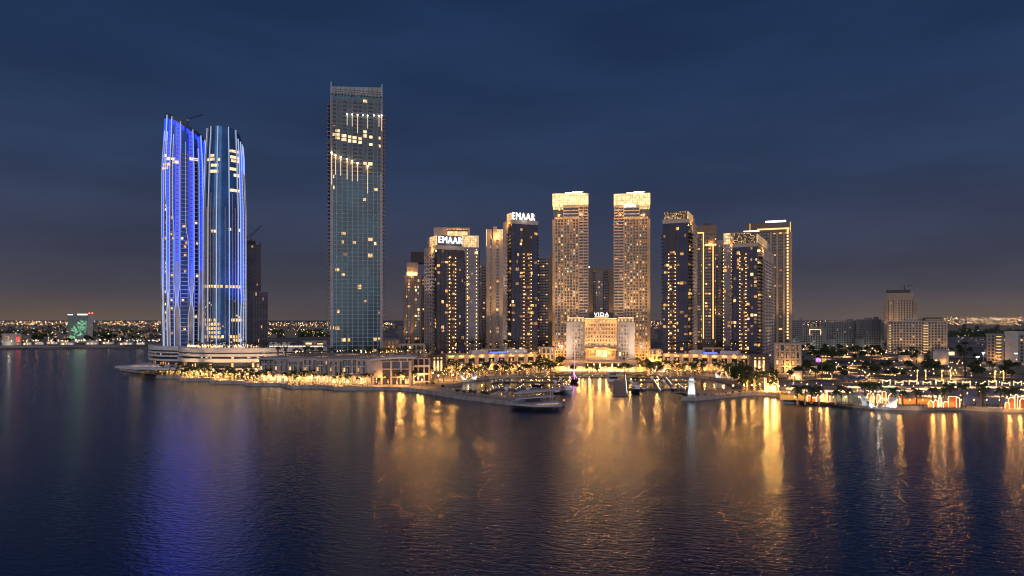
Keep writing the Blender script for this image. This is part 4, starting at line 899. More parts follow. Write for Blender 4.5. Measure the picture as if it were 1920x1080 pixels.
# ------------------------------------------------------------------ terrace of villas over a lit arcade
def villa(label, px0, px1, d, kind):
    k = ((px0 + px1)/2 - 960)/F; th = -math.atan(k)*.5
    w, dp, loc, th = fit_front(px0, px1, d, 13, th)
    B = Bld('waterfront_villa', label, 'villa', (*loc, ZG), th, 'terrace of villas over the arcade'); f = faces(w, dp); o, u, _ = f['F']
    z0, z1 = 8.0, zz(673, d)
    B.mb('recess', DARKW).box(-w/2 + .3, w/2 - .3, -dp/2 + 1.6, dp/2, z0, z1 - .3)
    wl = B.mb('wall', MAUVE)
    wl.box(-w/2, w/2, -dp/2, dp/2, z1 - .9 - (kind % 3)*.5, z1); wl.box(-w/2, w/2, -dp/2, dp/2, z0 - .6, z0)
    xs = [0, .14, .24, .52, .62, .86, 1] if kind % 2 else [0, .1, .34, .44, .68, .8, 1]
    for a, c in zip(xs[::2], xs[1::2]): wl.obox(o, u, a*w, c*w - .3, -1.6, .02, z0, z1 - .9)
    wl.obox(o, u, 0, .45, -1.6, .5, z0 - .6, z1 + .5); wl.obox(o, u, w*.62, w*.62 + .5, -1.6, .4, z0, z1 + .3)
    wl.obox(o, u, w*.1, w*.95, -1.6, .1, z0 + 4.4, z0 + 4.9)
    g = B.mb('glazing', GL_G)
    for a, c in zip(xs[1::2], xs[2::2]): g.obox(o, u, a*w + .1, c*w - .1, -1.4, -1.2, z0 + .3, z0 + 4.2); g.obox(o, u, a*w + .1, c*w - .5, -1.4, -1.2, z0 + 5, z1 - 1.4)
    B.mb('balcony', WHITE).obox(o, u, w*.2, w*.6, 0, 1.3, z0 + 4.5, z0 + 4.8); B.mb('balcony_rail', GL_G).obox(o, u, w*.2, w*.6, 1.2, 1.28, z0 + 4.8, z0 + 5.9)
    B.window(o, u, w*.12, -1.1, z0 + 2.2, 1.2, 2.6, random.choice((0, 1)))
    if kind % 3 == 1: B.window(o, u, w*.75, -1.1, z0 + 6.6, 1.6, 2.2, 0)
    # arcade below
    B.mb('arcade_wall', BEIGE2).box(-w/2, w/2, -dp/2 + 3.2, dp/2, 0, z0 - .62)
    for i in range(2): B.mb('arcade_pier', BEIGE2).obox(o, u, w*(.05 + .5*i), w*(.05 + .5*i) + 1.2, -3.2, -.3, 0, z0 - .62)
    for i in range(2):
        if random.random() < .75: B.window(o, u, w*(.33 + .45*i), -3.1, 2.6, w*.26, 3.6, random.choice((1, 2)))
    for i in range(2): B.light((-w*.22 + i*w*.45, -dp/2 - 1.2, 5.6), 2600, r=.3, kind='SPOT', aim=(-w*.22 + i*w*.45, -dp/2 + 1.5, 1.5), cone=140)
    return B.finish()
vx = [486, 513, 540, 568, 592, 616, 642, 668, 695]
what = ['first villa beside the banded podium, tall dark slot', 'second villa from the podium, wide dark loggia', 'third villa, twin white pylons', 'fourth villa with an open top loggia', 'fifth villa, mid-row, narrow dark windows', 'sixth villa with a deep dark recess',
        'seventh villa under the roof palms of the teal tower', 'last villa of the row, beside the grey louvred building']
for i in range(8): villa('grey villa over a warm arcade: ' + what[i], vx[i], vx[i+1], 470 - 3*i, i)
# grey building with louvres and a curved canopy
w, dp, loc, th = fit_front(697, 770, 450, 22, R(4))
B = Bld('louvred_building', 'grey building with dark louvred bays under an overhanging curved roof', 'building', (*loc, ZG), th); f = faces(w, dp); o, u, _ = f['F']; z1 = zz(677, 450)
B.mb('glass_core', GL_D).box(-w/2 + .4, w/2 - .4, -dp/2 + .4, dp/2, 0, z1)
facade(B, f['F'], 0, z1, 5.2, 4, pier=1.2, slab=.7, proud=.5, wall=MAUVE, lit=.2); facade(B, f['R'], 0, z1, 5.2, 3, pier=1.2, slab=.7, proud=.5, wall=MAUVE, lit=.2)
B.mb('louvre', CHAR).obox(o, u, w*.3, w*.95, .1, .4, 8, 10.6); B.mb('side_wall', MAUVE).obox(o, u, -3, w*.24, -6, 1.2, 6, z1 + 1)
b = B.mb('roof', WHITE); ring = []
for i in range(9): a = i/8; ring.append([(-w/2 - 1 + (w + 4)*a, -dp/2 - 3.4 + 2.2*a*a, z1 + .4 + 1.4*math.sin(a*2.2)), (-w/2 - 1 + (w + 4)*a, dp/2, z1 + .4 + 1.4*math.sin(a*2.2)), (-w/2 - 1 + (w+4)*a, dp/2, z1 + 1.3 + 1.4*math.sin(a*2.2)), (-w/2 - 1 + (w+4)*a, -dp/2 - 3.4 + 2.2*a*a, z1 + 1.3 + 1.4*math.sin(a*2.2))])
b.loft(ring); B.light((6, -dp/2 - 4, 5), 700, r=.4); B.light((-6, -dp/2 - 4, 5), 700, r=.4); B.finish()
w, dp, loc, th = fit_front(773, 806, 470, 18, R(20))
B = Bld('framed_villa', 'grey villa with a tall open frame, right of the louvred building', 'villa', (*loc, ZG), th); f = faces(w, dp); z1 = zz(672, 470)
B.mb('glass_core', GL_D).box(-w/2 + .4, w/2 - .4, -dp/2 + .4, dp/2, 0, z1 - .2); facade(B, f['F'], 0, z1, 5.5, 3, pier=1.0, slab=1.0, proud=.8, wall=MAUVE, lit=.25, balc=1.2, balcm=WHITE); facade(B, f['R'], 0, z1, 5.5, 3, pier=1.4, slab=1.4, wall=MAUVE, lit=.2)
B.light((0, -dp/2 - 3, 5), 500, r=.4); B.finish()
# ------------------------------------------------------------------ podiums of the corner towers
def podium(label, px0, px1, d0, d1, ytop, n, dp=26):
    p0, p1 = Vector(PD(px0, d0)), Vector(PD(px1, d1)); w = (p1 - p0).length; u = (p1 - p0).normalized(); nn = Vector((-u.y, u.x)); c = (p0 + p1)/2 + nn*dp/2
    th = math.atan2(u.y, u.x); B = Bld('shopping_podium', label, 'podium', (c.x, c.y, ZG), th); f = faces(w, dp); o, u, _ = f['F']; z1 = ZP(ytop, (d0+d1)/2) - ZG; z0 = 6.2
    B.mb('shop_core', DARKW).box(-w/2 + .5, w/2 - .5, -dp/2 + 2, dp/2, 0, z1 - .5)
    wl = B.mb('wall', BEIGE2); wl.obox(o, u, 0, w, -2.4, .2, z1 - 3.2, z1); wl.obox(o, u, 0, w, -2.4, .5, z0 - .7, z0 + .1)
    wl.box(-w/2, w/2, -dp/2 + 2.41, dp/2, z1 - .5, z1 - .1)
    for i in range(n + 1):
        a = w*i/n; wl.obox(o, u, max(0, a - 1.7), min(w, a + 1.7), -2.3, .0, 0, z1 - 3.2)
        if 0 < i < n: B.mb('joint', DARKW).obox(o, u, a - .12, a + .12, .0, .06, z0 + .2, z1 - 3.3)
    for i in range(n):
        a = w*(i + .5)/n; cw = w/n - 3.6
        B.mb('bay_glass', GL_D).obox(o, u, a - cw/2, a + cw/2, -1.9, -1.7, z0 + .2, z1 - 3.3)
        B.mb('bay_frame', STEEL).obox(o, u, a - cw*.3, a + cw*.3, -1.0, .35, z0 + .2, z0 + 2.2)
        if random.random() < .55: B.window(o, u, a + random.uniform(-.2, .2)*cw, -1.6, z0 + 3.0, cw*random.uniform(.2, .5), 2.2, 0)
        B.window(o, u, a, -1.8, z0 - 3.4, cw*.95, 4.2, random.choice((0, 1, 1)))
        h = B.mb('downlight', BULB)
        for k in (-.33, 0, .33): h.octa((o[0] + a + k*cw, o[1] - .5, z1 - 1.5), .28)
        B.light((o[0] + a, o[1] - 1.2, 4.2), 420, r=.3); B.light((o[0] + a, o[1] - 1.5, z1 - 1.2), 90, r=.2)
    return B, w, dp, f, z1
B, w, dp, f, z1 = podium('curving beige shopping podium in front of the two signed towers', 836, 1004, 560, 590, 664, 9)
B.mb('roof_pavilion', WHITE).box(-w*.18, w*.0, -4, 6, z1 - .1, z1 + 3); B.mb('roof_pavilion', WHITE).box(w*.22, w*.45, -4, 6, z1 - .1, z1 + 3.2)
B.mb('pool_light', emit('blue pool light', (.08, .12, 1), 2.5)).box(w*.01, w*.2, -5, -4.6, z1 + .2, z1 + 1.6)
for i in range(5): B.window((-w/2, -4), (1, 0), w*(.72 + .05*i), .06, z1 + 1.5, 1.6, 1.4, 3)
B.finish()
B, w, dp, f, z1 = podium('curving beige shopping podium in front of the two pierced-crown towers', 1243, 1405, 590, 555, 664.5, 9)
B.mb('roof_pavilion', WHITE).box(-w*.2, -w*.06, -4, 6, z1 - .1, z1 + 3); B.mb('roof_pavilion', WHITE).box(w*.15, w*.36, -4, 6, z1 - .1, z1 + 2.8)
B.mb('pool_light', emit('blue pool light', (.08, .12, 1), 2.5)).box(-w*.04, w*.12, -5, -4.6, z1 + .2, z1 + 1.6); B.finish()
def dark_gate(label, fit):
    w, dp, loc, th = fit; B = Bld('podium_corner', label, 'building', (*loc, ZG), th); f = faces(w, dp); z1 = zz(664, loc[1]); o, u, _ = f['F']
    B.mb('wall', DARKW).box(-w/2, w/2, -dp/2, dp/2, 0, z1)
    for i in range(3):
        B.window(o, u, w*(.28 + .22*i), .06, z1*.42, w*.1, z1*.55, 2); B.window(o, u, w*(.28 + .22*i), .06, z1*.82, w*.1, 1.4, 1)
    B.light((0, -dp/2 - 3, 5), 500, r=.4); return B.finish()
dark_gate('dark brown corner block with three tall lit slots, left podium end', fit_front(806, 836, 545, 20, R(16)))
dark_gate('dark brown corner block with three tall lit slots, right podium end', fit_front(1406, 1442, 548, 20, R(-16)))
def low_block(name, label, px0, px1, ytop, d, n, m=BEIGE2, lit=.6, dp=20, th=None, fh=5, pier=1.6, slab=1.4):
    w, dp, loc, th = fit_front(px0, px1, d, dp, th); B = Bld(name, label, 'building', (*loc, ZG), th); f = faces(w, dp); z1 = zz(ytop, d)
    B.mb('glass_core', GL_D).box(-w/2 + .4, w/2 - .4, -dp/2 + .4, dp/2 - .2, 0, z1 - .1); facade(B, f['F'], 0, z1, fh, n, pier=pier, slab=slab, proud=.5, wall=m, lit=lit, tone=(3, 3, 3, 0))
    for s in ('L', 'R'): facade(B, f[s], 0, z1, fh, 3, pier=pier, slab=slab, proud=.4, wall=m, lit=lit*.6)
    B.mb('roof', m).box(-w/2, w/2, -dp/2, dp/2, z1 - .1, z1 + .6); B.light((0, -dp/2 - 4, 6), 900, r=.5)
    return B, w, dp, f, z1
low_block('low_block', 'low cream block at the foot of the slim grey-topped tower', 748, 797, 646, 600, 6, lit=.1, th=R(8))[0].finish()
low_block('low_block', 'bright lit low block just right of the teal tower', 718, 748, 638, 640, 4, lit=.95, fh=4)[0].finish()
low_block('low_block', 'cream block with big lit windows, right foot of the bulb-strung towers', 1452, 1502, 645, 545, 5, lit=.8, fh=6)[0].finish()
low_block('low_block', 'low cream wing beside the left twin tower', 1008, 1040, 652, 640, 4, lit=.2)[0].finish()
low_block('low_block', 'low cream wing behind the right twin tower', 1216, 1246, 656, 640, 4, lit=.2)[0].finish()
low_block('low_block', 'small white house with two glowing windows behind the podium', 566, 612, 640, 720, 2, m=GREYW, lit=1, fh=9, pier=4)[0].finish()
low_block('low_block', 'cream terrace block behind the left shopping podium', 902, 938, 655, 640, 2, lit=.05)[0].finish()
low_block('low_block', 'cream terrace block behind the right shopping podium', 1318, 1356, 653, 640, 2, lit=.05)[0].finish()
# terrace steps in front of the hotel
w, dp, loc, th = fit_front(1030, 1222, 566, 26)
B = Bld('hotel_terrace', 'stepped cream terrace with a lit colonnade in front of the hotel', 'terrace', (*loc, ZG), th); f = faces(w, dp); o, u, _ = f['F']
B.mb('upper_terrace', BEIGE2).box(-w*.36, w*.36, -dp/2 + 8, dp/2 + 12, 0, 8.5); B.mb('lower_terrace', BEIGE2).box(-w/2, w/2, -dp/2, -dp/2 + 7.9, 0, 3.4)
b = B.mb('colonnade', BEIGE2)
for i in range(6): x = -w*.12 + i*w*.06; b.box(x - .6, x + .6, -dp/2 - .1, -dp/2 + 1.2, 3.42, 7.4)
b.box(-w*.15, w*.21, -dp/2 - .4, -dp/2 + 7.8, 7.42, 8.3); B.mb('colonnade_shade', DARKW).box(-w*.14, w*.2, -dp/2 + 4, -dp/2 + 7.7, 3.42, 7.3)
h = B.mb('wall_lamp', emit('wall lamp', (1, .72, .36), 6, 0, True))
for i in range(6): x = -w*.12 + i*w*.06; h.box(x - .3, x + .3, -dp/2 - .3, -dp/2 - .12, 4.2, 6.8)
B.mb('step_light', SHOPS).obox(o, u, w*.12, w*.84, .05, .3, .5, 2.6)
bal = B.mb('balustrade', BEIGE2); bal.box(-w*.36, w*.36, -dp/2 + 8, -dp/2 + 8.4, 8.5, 9.5); bal.box(-w/2, w/2, -dp/2, -dp/2 + .3, 3.4, 4.2)
for i in range(9): B.light((-w*.4 + i*w*.1, -dp/2 - 3, 3.2), 500, r=.4); B.light((-w*.3 + i*w*.075, -dp/2 + 10, 11.5), 350, r=.4)
B.finish()

# ------------------------------------------------------------------ right-hand district
def apart(label, px0, px1, ytop, d, n, m, lit, fh=3.4, dp=26, th=None, name='apartment_block', cat='apartments', tone=(4, 4, 1, .3), pier=1.5, slab=1.3, balc=None, grp=None):
    w, dp, loc, th = fit_front(px0, px1, d, dp, th); B = Bld(name, label, cat, (*loc, ZG), th, grp); f = faces(w, dp); z1 = zz(ytop, d)
    B.mb('glass_core', GL_D).box(-w/2 + .4, w/2 - .4, -dp/2 + .4, dp/2 - .2, 0, z1 - .1); facade(B, f['F'], 0, z1, fh, n, pier=pier, slab=slab, proud=.5, wall=m, lit=lit, tone=tone)
    for s in ('L', 'R'): facade(B, f[s], 0, z1, fh, 4, pier=pier, slab=slab, proud=.4, wall=m, lit=lit*.6, tone=tone)
    if balc:
        for i in balc:
            bb = B.mb('balcony', m); q_ = fh
            while q_ < z1 - 2: bb.obox(*f['F'][:2], w*i, w*i + w*.1, .4, 1.8, q_ - .15, q_ + 1.0); q_ += fh
    B.mb('parapet', m).box(-w/2 - .2, w/2 + .2, -dp/2 - .6, dp/2, z1, z1 + 1.0); B.mb('roof_plant', MAUVE).box(-w*.2, w*.15, -4, 6, z1 + 1.0, z1 + 3.6)
    return B, w, dp, f, z1
GREYB = mat('cool grey render', (.27, .26, .26), .85)
for lb, a, c, y, d, n, h in [('tall pale apartment block directly behind the golden-striped tower', 1486, 1506, 601, 1100, 5, 0), ('pale apartment block with a lit square portal on its roof', 1505, 1548, 617, 1000, 9, 1),
        ('grey apartment block left of the widest pale one', 1545, 1570, 607, 1150, 5, 0), ('pale stepped apartment block, wide, with green-tinted lower storeys', 1549, 1606, 604, 1050, 12, 0), ('pale apartment block with two roof boxes, left of the lone brown tower', 1606, 1652, 600, 1020, 10, 0), ('low grey block tucked under the lone brown tower', 1648, 1668, 606, 1100, 4, 0)]:
    B, w, dp, f, z1 = apart(lb, a, c, y, d, n, GREYB, .03, balc=(.2, .62), tone=(1, 1, 1, 1))
    B.mb('lower_wing', GREYB).box(-w*.55, -w*.2, -dp/2 - 8, -dp/2 - .6, 0, z1*.35); B.mb('stair_head', GREYB).box(w*.2, w*.4, -dp/4, dp/4, z1 + 1, z1 + 5)
    if h: bb = B.mb('portal_light', COVE); bb.box(-w*.2, w*.3, -dp/2 - .9, -dp/2 - .7, z1 - 1, z1 - .4); bb.box(-w*.2, -w*.2 + .7, -dp/2 - .9, -dp/2 - .7, z1 - 9, z1 - 1.02); bb.box(w*.3 - .7, w*.3, -dp/2 - .9, -dp/2 - .7, z1 - 9, z1 - 1.02)
    B.light((0, -dp/2 - 14, 6), 1500, col=(.85, 1, .8), r=1); B.finish()
B, w, dp, f, z1 = apart('lone brown tower under construction with a small crane on top', 1658, 1719, 562, 960, 12, BEIGE, .03, dp=34, name='brown_tower', cat='tower', pier=1.9, slab=1.1, balc=(.0, .9))
B.mb('top_storeys', BEIGE).box(-w*.42, w*.4, -dp/2 + 1, dp/2 - 2, z1 + .9, zz(549, 960)); B.mb('dark_cap', DARKW).box(-w*.44, w*.3, -dp/2 + .6, dp/2 - 3, zz(549, 960), zz(543.5, 960)); 
for x in (-.34, -.12): B.mb('stone_pier', BEIGE2).obox(*f['F'][:2], w*(.5 + x), w*(.5 + x) + 2, .5, 1.3, 0, z1)
for x in (-16, -4): B.light((x, -dp/2 - 10, 30), 12000, aim=(x, -dp/2, 60), kind='SPOT', cone=70, r=1)
B.light((16, -dp/2 - 14, 40), 2500, r=2, col=(1, .9, .8)); B.finish()
crane('small crane on the cap of the lone brown tower', (X(1700, 965), 970, zz(544, 960) + ZG), R(0), 6, 12, 5, R(3), .9)
B, w, dp, f, z1 = apart('long warm-lit cream apartment block with two glowing stair bays', 1664, 1776, 603, 850, 19, BEIGE2, .1, dp=30, name='apartment_block')
o, u, _ = f['F']
for a0, a1 in ((.02, .07), (.6, .7)):
    bb = B.mb('balcony', BEIGE2); q_ = 3.4
    while q_ < z1 - 2: bb.obox(o, u, w*a0, w*a1, .4, 2.2, q_ - .2, q_ + .2); B.mb('stair_light', LEDG).obox(o, u, w*a0 + .4, w*a1 - .4, .55, .75, q_ - .8, q_ - .25); q_ += 3.4
B.mb('roof_canopy', DARKW).box(w*.1, w*.42, -dp/2 - 2, dp/2 - 4, z1 + 3.7, z1 + 5.2); B.mb('base_wing', BEIGE2).box(w*.3, w*.62, -dp/2 - 8, -dp/2 - .7, 0, 6); B.mb('base_light', SHOPS).box(w*.31, w*.61, -dp/2 - 8.3, -dp/2 - 8.05, .6, 4.6)
for x in (-30, -15, 0, 15, 30): B.light((x, -dp/2 - 10, 6), 4500, aim=(x, -dp/2, 30), kind='SPOT', cone=100, r=1)
B.finish()
B, w, dp, f, z1 = apart('cream and grey apartment block at the right edge, curved glowing corner bay', 1850, 1960, 628, 700, 14, GREYB, .08, dp=26, name='apartment_block')
o, u, _ = f['F']; bb = B.mb('balcony', BEIGE2); q_ = 3
while q_ < z1 - 1: bb.obox(o, u, w*.16, w*.27, .4, 2.4, q_ - .2, q_ + .2); B.mb('stair_light', LEDG).obox(o, u, w*.17, w*.26, .55, .75, q_ - .8, q_ - .25); q_ += 3.4
B.mb('blank_wall', GREYW).obox(o, u, w*.32, w*.55, .4, .8, 0, z1 + 4); B.light((-w*.35, -dp/2 - 8, 4), 900, r=1); B.finish()
# low white cubes of the park pavilion
def cube_house(label, px0, px1, ytop, ybase, m=GREYW, lits=2, dp=10):
    d = (H - ZG)*F/(ybase - 600); w, dp, loc, th = fit_front(px0, px1, d, dp); B = Bld('park_pavilion', label, 'pavilion', (*loc, ZG), th, None); z1 = zz(ytop, d); f = faces(w, dp); o, u, _ = f['F']
    B.mb('wall', m).box(-w/2, w/2, -dp/2, dp/2, 0, z1); B.mb('parapet', m).box(-w/2 - .15, w/2 + .15, -dp/2 - .15, dp/2 + .15, z1, z1 + .5)
    for i in range(lits): B.window(o, u, w*(.2 + .6*i/max(1, lits-1)), .05, z1*random.choice((.3, .62)), w*.1, z1*.22, 0)
    B.mb('doorway', CHAR).obox(o, u, w*.44, w*.52, 0, .06, 0, min(2.4, z1*.6)); B.light((w*.2, -dp/2 - 2, 3), 120, r=.3)
    return B.finish()
cube_house('two-storey pale cube pavilion with a lit glass corner, right of the others', 1749, 1779, 660, 683, lits=3)
cube_house('long low grey cube pavilion left of the two-storey one', 1684, 1706, 667, 679, MAUVE, 0); cube_house('small white cube pavilion between the grey one and the two-storey one', 1706, 1732, 666, 679.5, GREYW, 1)
cube_house('little white box kiosk beside the dark corner block', 1478, 1504, 697, 711, GREYW, 1, 6)
cube_house('plain white hoarded box under the right-edge apartments', 1845, 1925, 657, 672, WHITE, 0, 8)
# ------------------------------------------------------------------ palms, trees, lamps
def palm_meshes(h, n, fl, lean, lights):
    t = MB(); pts = []; rr = []
    for i in range(7): f = i/6; pts.append((lean*f*f, lean*.3*f*f, h*f)); rr.append(.34*(1 - .35*f) + (.12 if i == 0 else 0))
    t.tube(pts, rr, 7); top = pts[-1]
    c = MB()
    for k in range(n):
        a = 2*math.pi*(k + random.uniform(-.3, .3))/n; up = random.choice((.9, .55, .2, -.25)) + random.uniform(-.15, .15); L_ = fl*random.uniform(.8, 1.1)
        dx, dy = math.cos(a), math.sin(a); prev = None
        for i in range(6):
            f = i/5; r = L_*f*(1 - .12*f); z = top[2] + L_*(up*f - .75*f*f); wdt = .85*fl/3.4*(math.sin(math.pi*min(1, f*.9 + .1)))*.9 + .04
            p = Vector((top[0] + dx*r, top[1] + dy*r, z)); s_ = Vector((-dy, dx, 0))*wdt; dr = Vector((0, 0, -wdt*.55))
            cur = (p, p + s_ + dr, p - s_ + dr)
            if prev is not None:
                # leaflets with gaps between them
                q0, q1 = prev[0], cur[0]
                for sd in (1, 2):
                    m_ = q0.lerp(q1, .62); c.add([q0, m_, cur[sd].lerp(prev[sd], .25), prev[sd].lerp(cur[sd], .12)], [(0, 1, 2, 3)])
            prev = cur
    l = None
    if lights:
        l = MB(); k = 0
        for i in range(16): f = .08 + .86*i/15; a = i*2.4; l.octa((lean*f*f + .42*math.cos(a), lean*.3*f*f + .42*math.sin(a), h*f), .12)
    return t, c, l
PROT = []
for h, n, fl, ln, li in [(8.5, 22, 3.6, .4, 1), (7.2, 20, 3.3, -.5, 1), (10, 24, 3.8, .2, 1), (8, 22, 3.5, .6, 0), (6.5, 20, 3.2, -.2, 0)]:
    t, c, l = palm_meshes(h, n, fl, ln, li); PROT.append((t.mesh('trunk', TRUNK), c.mesh('crown', FROND), l.mesh('light_string', FAIRY) if l else None))
def palm(x, y, z, label, group, lit=True, s=1.0):
    P_ = random.choice(PROT[:3] if lit else PROT[3:]); r = thing('palm_tree', label, 'palm', (x, y, z), random.uniform(0, 6.28), group)
    q = s*random.uniform(.88, 1.12); r.scale = (q, q, q)
    if lit and random.random() < .45: lamp(r, (1.1, -1.1, .3), 7000, (1, .62, .28), .2, 'SPOT', (0, 0, 8), 75)
    tk = link('trunk', P_[0], r); link('crown', P_[1], r)
    if P_[2]: link('light_string', P_[2], tk)
    return r
STUFF = {}
def into(kind, me, x, y, z, q, rz):
    """far repeats beyond the countable few hundred gather in one object per kind"""
    mb, ms = STUFF.setdefault(kind, (MB(), []))
    m = me.materials[0]
    if m not in ms: ms.append(m)
    c, s_ = math.cos(rz)*q, math.sin(rz)*q
    mb.add([(x + v.co.x*c - v.co.y*s_, y + v.co.x*s_ + v.co.y*c, z + v.co.z*q) for v in me.vertices], [tuple(p.vertices) for p in me.polygons], ms.index(m))
def far_palm(x, y, z, s=1.0):
    P_ = random.choice(PROT[3:]); rz = random.uniform(0, 6.28)
    for me in P_[:2]: into('palm', me, x, y, z, s*random.uniform(.9, 1.1), rz)
FGLOBE = []
for r_, e_ in ((.34, emit('far amber globe', (1, .5, .16), 9)), (.24, emit('far amber globe', (1, .5, .16), 9)), (.28, emit('far warm globe', (1, .64, .32), 12)), (.2, emit('far warm globe', (1, .64, .32), 12))):
    _lb = MB(); _lb.ball((0, 0, 4.5), r_, n=6, m=4); FGLOBE.append(_lb.mesh('globe', e_))
def far_lamp(x, y, z, power=0, s=1.0, col=(1, .62, .28)):
    into('lamp', LPOLE, x, y, z, s, 0); into('lamp', random.choice(FGLOBE), x, y, z, s, 0)
    if power: STUFF.setdefault('lights', []).append(((x, y - .5, z + 4.9*s), power*(26 if y < 620 else 22), col))
def tree_meshes(h, w_, seed):
    rnd = random.Random(seed); t = MB(); t.tube([(0,0,0),(.1,.05,h*.25),(0,.1,h*.5)], [.28,.2,.12], 6)
    tips = []
    for k in range(6):
        a = k*1.05 + rnd.random(); e = (math.cos(a)*w_*.55, math.sin(a)*w_*.55, h*rnd.uniform(.6, .85)); t.tube([(0, .05, h*.38), e], [.1, .03], 4); tips.append(e)
    tips += [(rnd.uniform(-.3,.3)*w_, rnd.uniform(-.3,.3)*w_, h*rnd.uniform(.75,.95)) for _ in range(4)]
    c = MB()
    for tx, ty, tz in tips:
        rad = w_*rnd.uniform(.28, .45)
        for _ in range(46):
            d = Vector((rnd.gauss(0,1), rnd.gauss(0,1), rnd.gauss(0,.7))).normalized()*rad*rnd.random()**.4; p = Vector((tx, ty, tz)) + d
            a = Vector((rnd.gauss(0,1), rnd.gauss(0,1), rnd.gauss(0,1))).normalized()*rnd.uniform(.25,.5); b_ = a.cross(Vector((rnd.gauss(0,1), rnd.gauss(0,1), rnd.gauss(0,1)))).normalized()*rnd.uniform(.2,.4)
            c.add([p - a, p + b_, p + a, p - b_], [(0,1,2,3)])
    return t.mesh('trunk', TRUNK), c.mesh('crown', LEAF)
TREES = [tree_meshes(6, 2.6, 1), tree_meshes(7.5, 3.4, 2), tree_meshes(5, 2.4, 3)]
def tree(x, y, z, label, group, s=1.0):
    m = random.choice(TREES); r = thing('broadleaf_tree', label, 'tree', (x, y, z), random.uniform(0, 6.28), group); q = s*random.uniform(.8, 1.2); r.scale = (q, q, q)
    link('trunk', m[0], r); link('crown', m[1], r); return r
_lb = MB(); _lb.tube([(0,0,0),(0,0,4.2)], [.09,.06], 6); _lb.tube([(0,0,0),(0,0,.3)], .2, 6); LPOLE = _lb.mesh('pole', BLACK)
_lb = MB(); _lb.ball((0,0,4.5), .32, n=8, m=4); LGLOBE = _lb.mesh('globe', GLOBE)
_lb = MB(); _lb.ball((0,0,4.5), .22, n=6, m=4); LSMALL = _lb.mesh('globe', emit('small lamp globe', (1, .55, .18), 16))
def street_lamp(x, y, z, label, group, power=0, big=False, s=1.0, col=(1, .62, .28), shade=True):
    r = thing('street_lamp', label, 'lamp', (x, y, z), 0, group); link('pole', LPOLE, r); link('globe', LGLOBE if big else LSMALL, r)
    if power:
        if shade: lamp(r, (0, -.5, 4.9), power*3.2, col, .35, 'SPOT', (0, -.5, 0), 150)
        else: lamp(r, (0, -.5, 5.2), power, col, .35)
    r.scale = (s, s, s); return r
def along(pts, step, off=0.0, jit=0.0):
    out = []; acc = 0; P_ = [Vector(p) for p in pts]
    for a, c in zip(P_, P_[1:]):
        L_ = (c - a).length
        if L_ < 1e-6: continue
        d = (c - a)/L_; n = Vector((-d.y, d.x)); t = step - acc if acc else 0
        while t <= L_:
            p = a + d*t + n*(off + random.uniform(-jit, jit)) + d*random.uniform(-jit, jit); out.append((p.x, p.y)); t += step
        acc = (L_ - (t - step)) % step
    return out
SL = shore_left
# promenade under the blue towers: crowded with lit palms
def seg(pts, x0, x1): return [p for p in pts if x0 <= p[0] <= x1]
for off, st in ((5, 4.6), (11, 5.2), (16, 6.5)):
    for x, y in along(SL[:11], st, off, 1.4): palm(x, y, ZG, 'palm with a light-wrapped trunk on the stepped promenade below the blue towers', 'palms below the blue towers', True, .8)
for off, st in ((6, 6.4), (13, 7.5)):
    for x, y in along(SL[10:18], st, off, 1.2): palm(x, y, ZG, 'palm with a light-wrapped trunk on the promenade before the grey villas', 'palms before the villas', True, .78)
for x, y in along(SL[:11], 8, 8, 2): street_lamp(x, y, ZG, 'promenade globe lamp among the crowded palms below the blue towers', 'lamps below the blue towers', random.choice((1100, 1700)))
for x, y in along(SL[:18], 7, 3, 1): street_lamp(x, y, ZG, 'small globe lamp along the outer promenade rail on the west side', 'lamps on the west rail', 0, s=.7)
for x, y in along(SL[10:18], 13, 10, 2): street_lamp(x, y, ZG, 'promenade globe lamp in front of the grey villas', 'lamps before the villas', 420)
for px, py in [(498,712),(552,712),(598,712),(640,714),(668,716)]: x, y = G(px, py); tree(x, y, ZG, 'rounded shrub-like tree at the lit villa arcade', 'small trees at the villas', .55)
# middle plaza, right of the louvred building
for i in range(34):
    px, py = random.uniform(735, 860), 0; py = random.uniform(700, 722) if px < 800 else random.uniform(698, 716)
    x, y = G(px, py); palm(x, y, ZG, 'dark palm in the grove on the plaza left of the marina', 'palms on the west plaza', random.random() < .75, .95)
for i in range(18):
    px = random.uniform(738, 862); x, y = G(px, random.uniform(704, 722 if px < 800 else 715)); street_lamp(x, y, ZG, 'shaded lamp among the grove on the plaza left of the marina', 'grove lamps on the west plaza', 700)
for px, py in [(756,722),(784,723),(791,727),(770,715),(812,712),(831,711),(846,709),(822,718),(850,716)]: x, y = G(px, py); street_lamp(x, y, ZG, 'bright globe lamp on the plaza left of the marina', 'lamps on the west plaza', 420, True, 1.15, shade=False)
for px, py in [(800,728),(812,729),(830,734),(870,745),(890,746),(905,747),(858,744),(882,746),(912,748)]: x, y = G(px, py - 4); tree(x, y, ZG, 'low dark tree on the narrow breakwater planting', 'trees on the breakwater', .5)
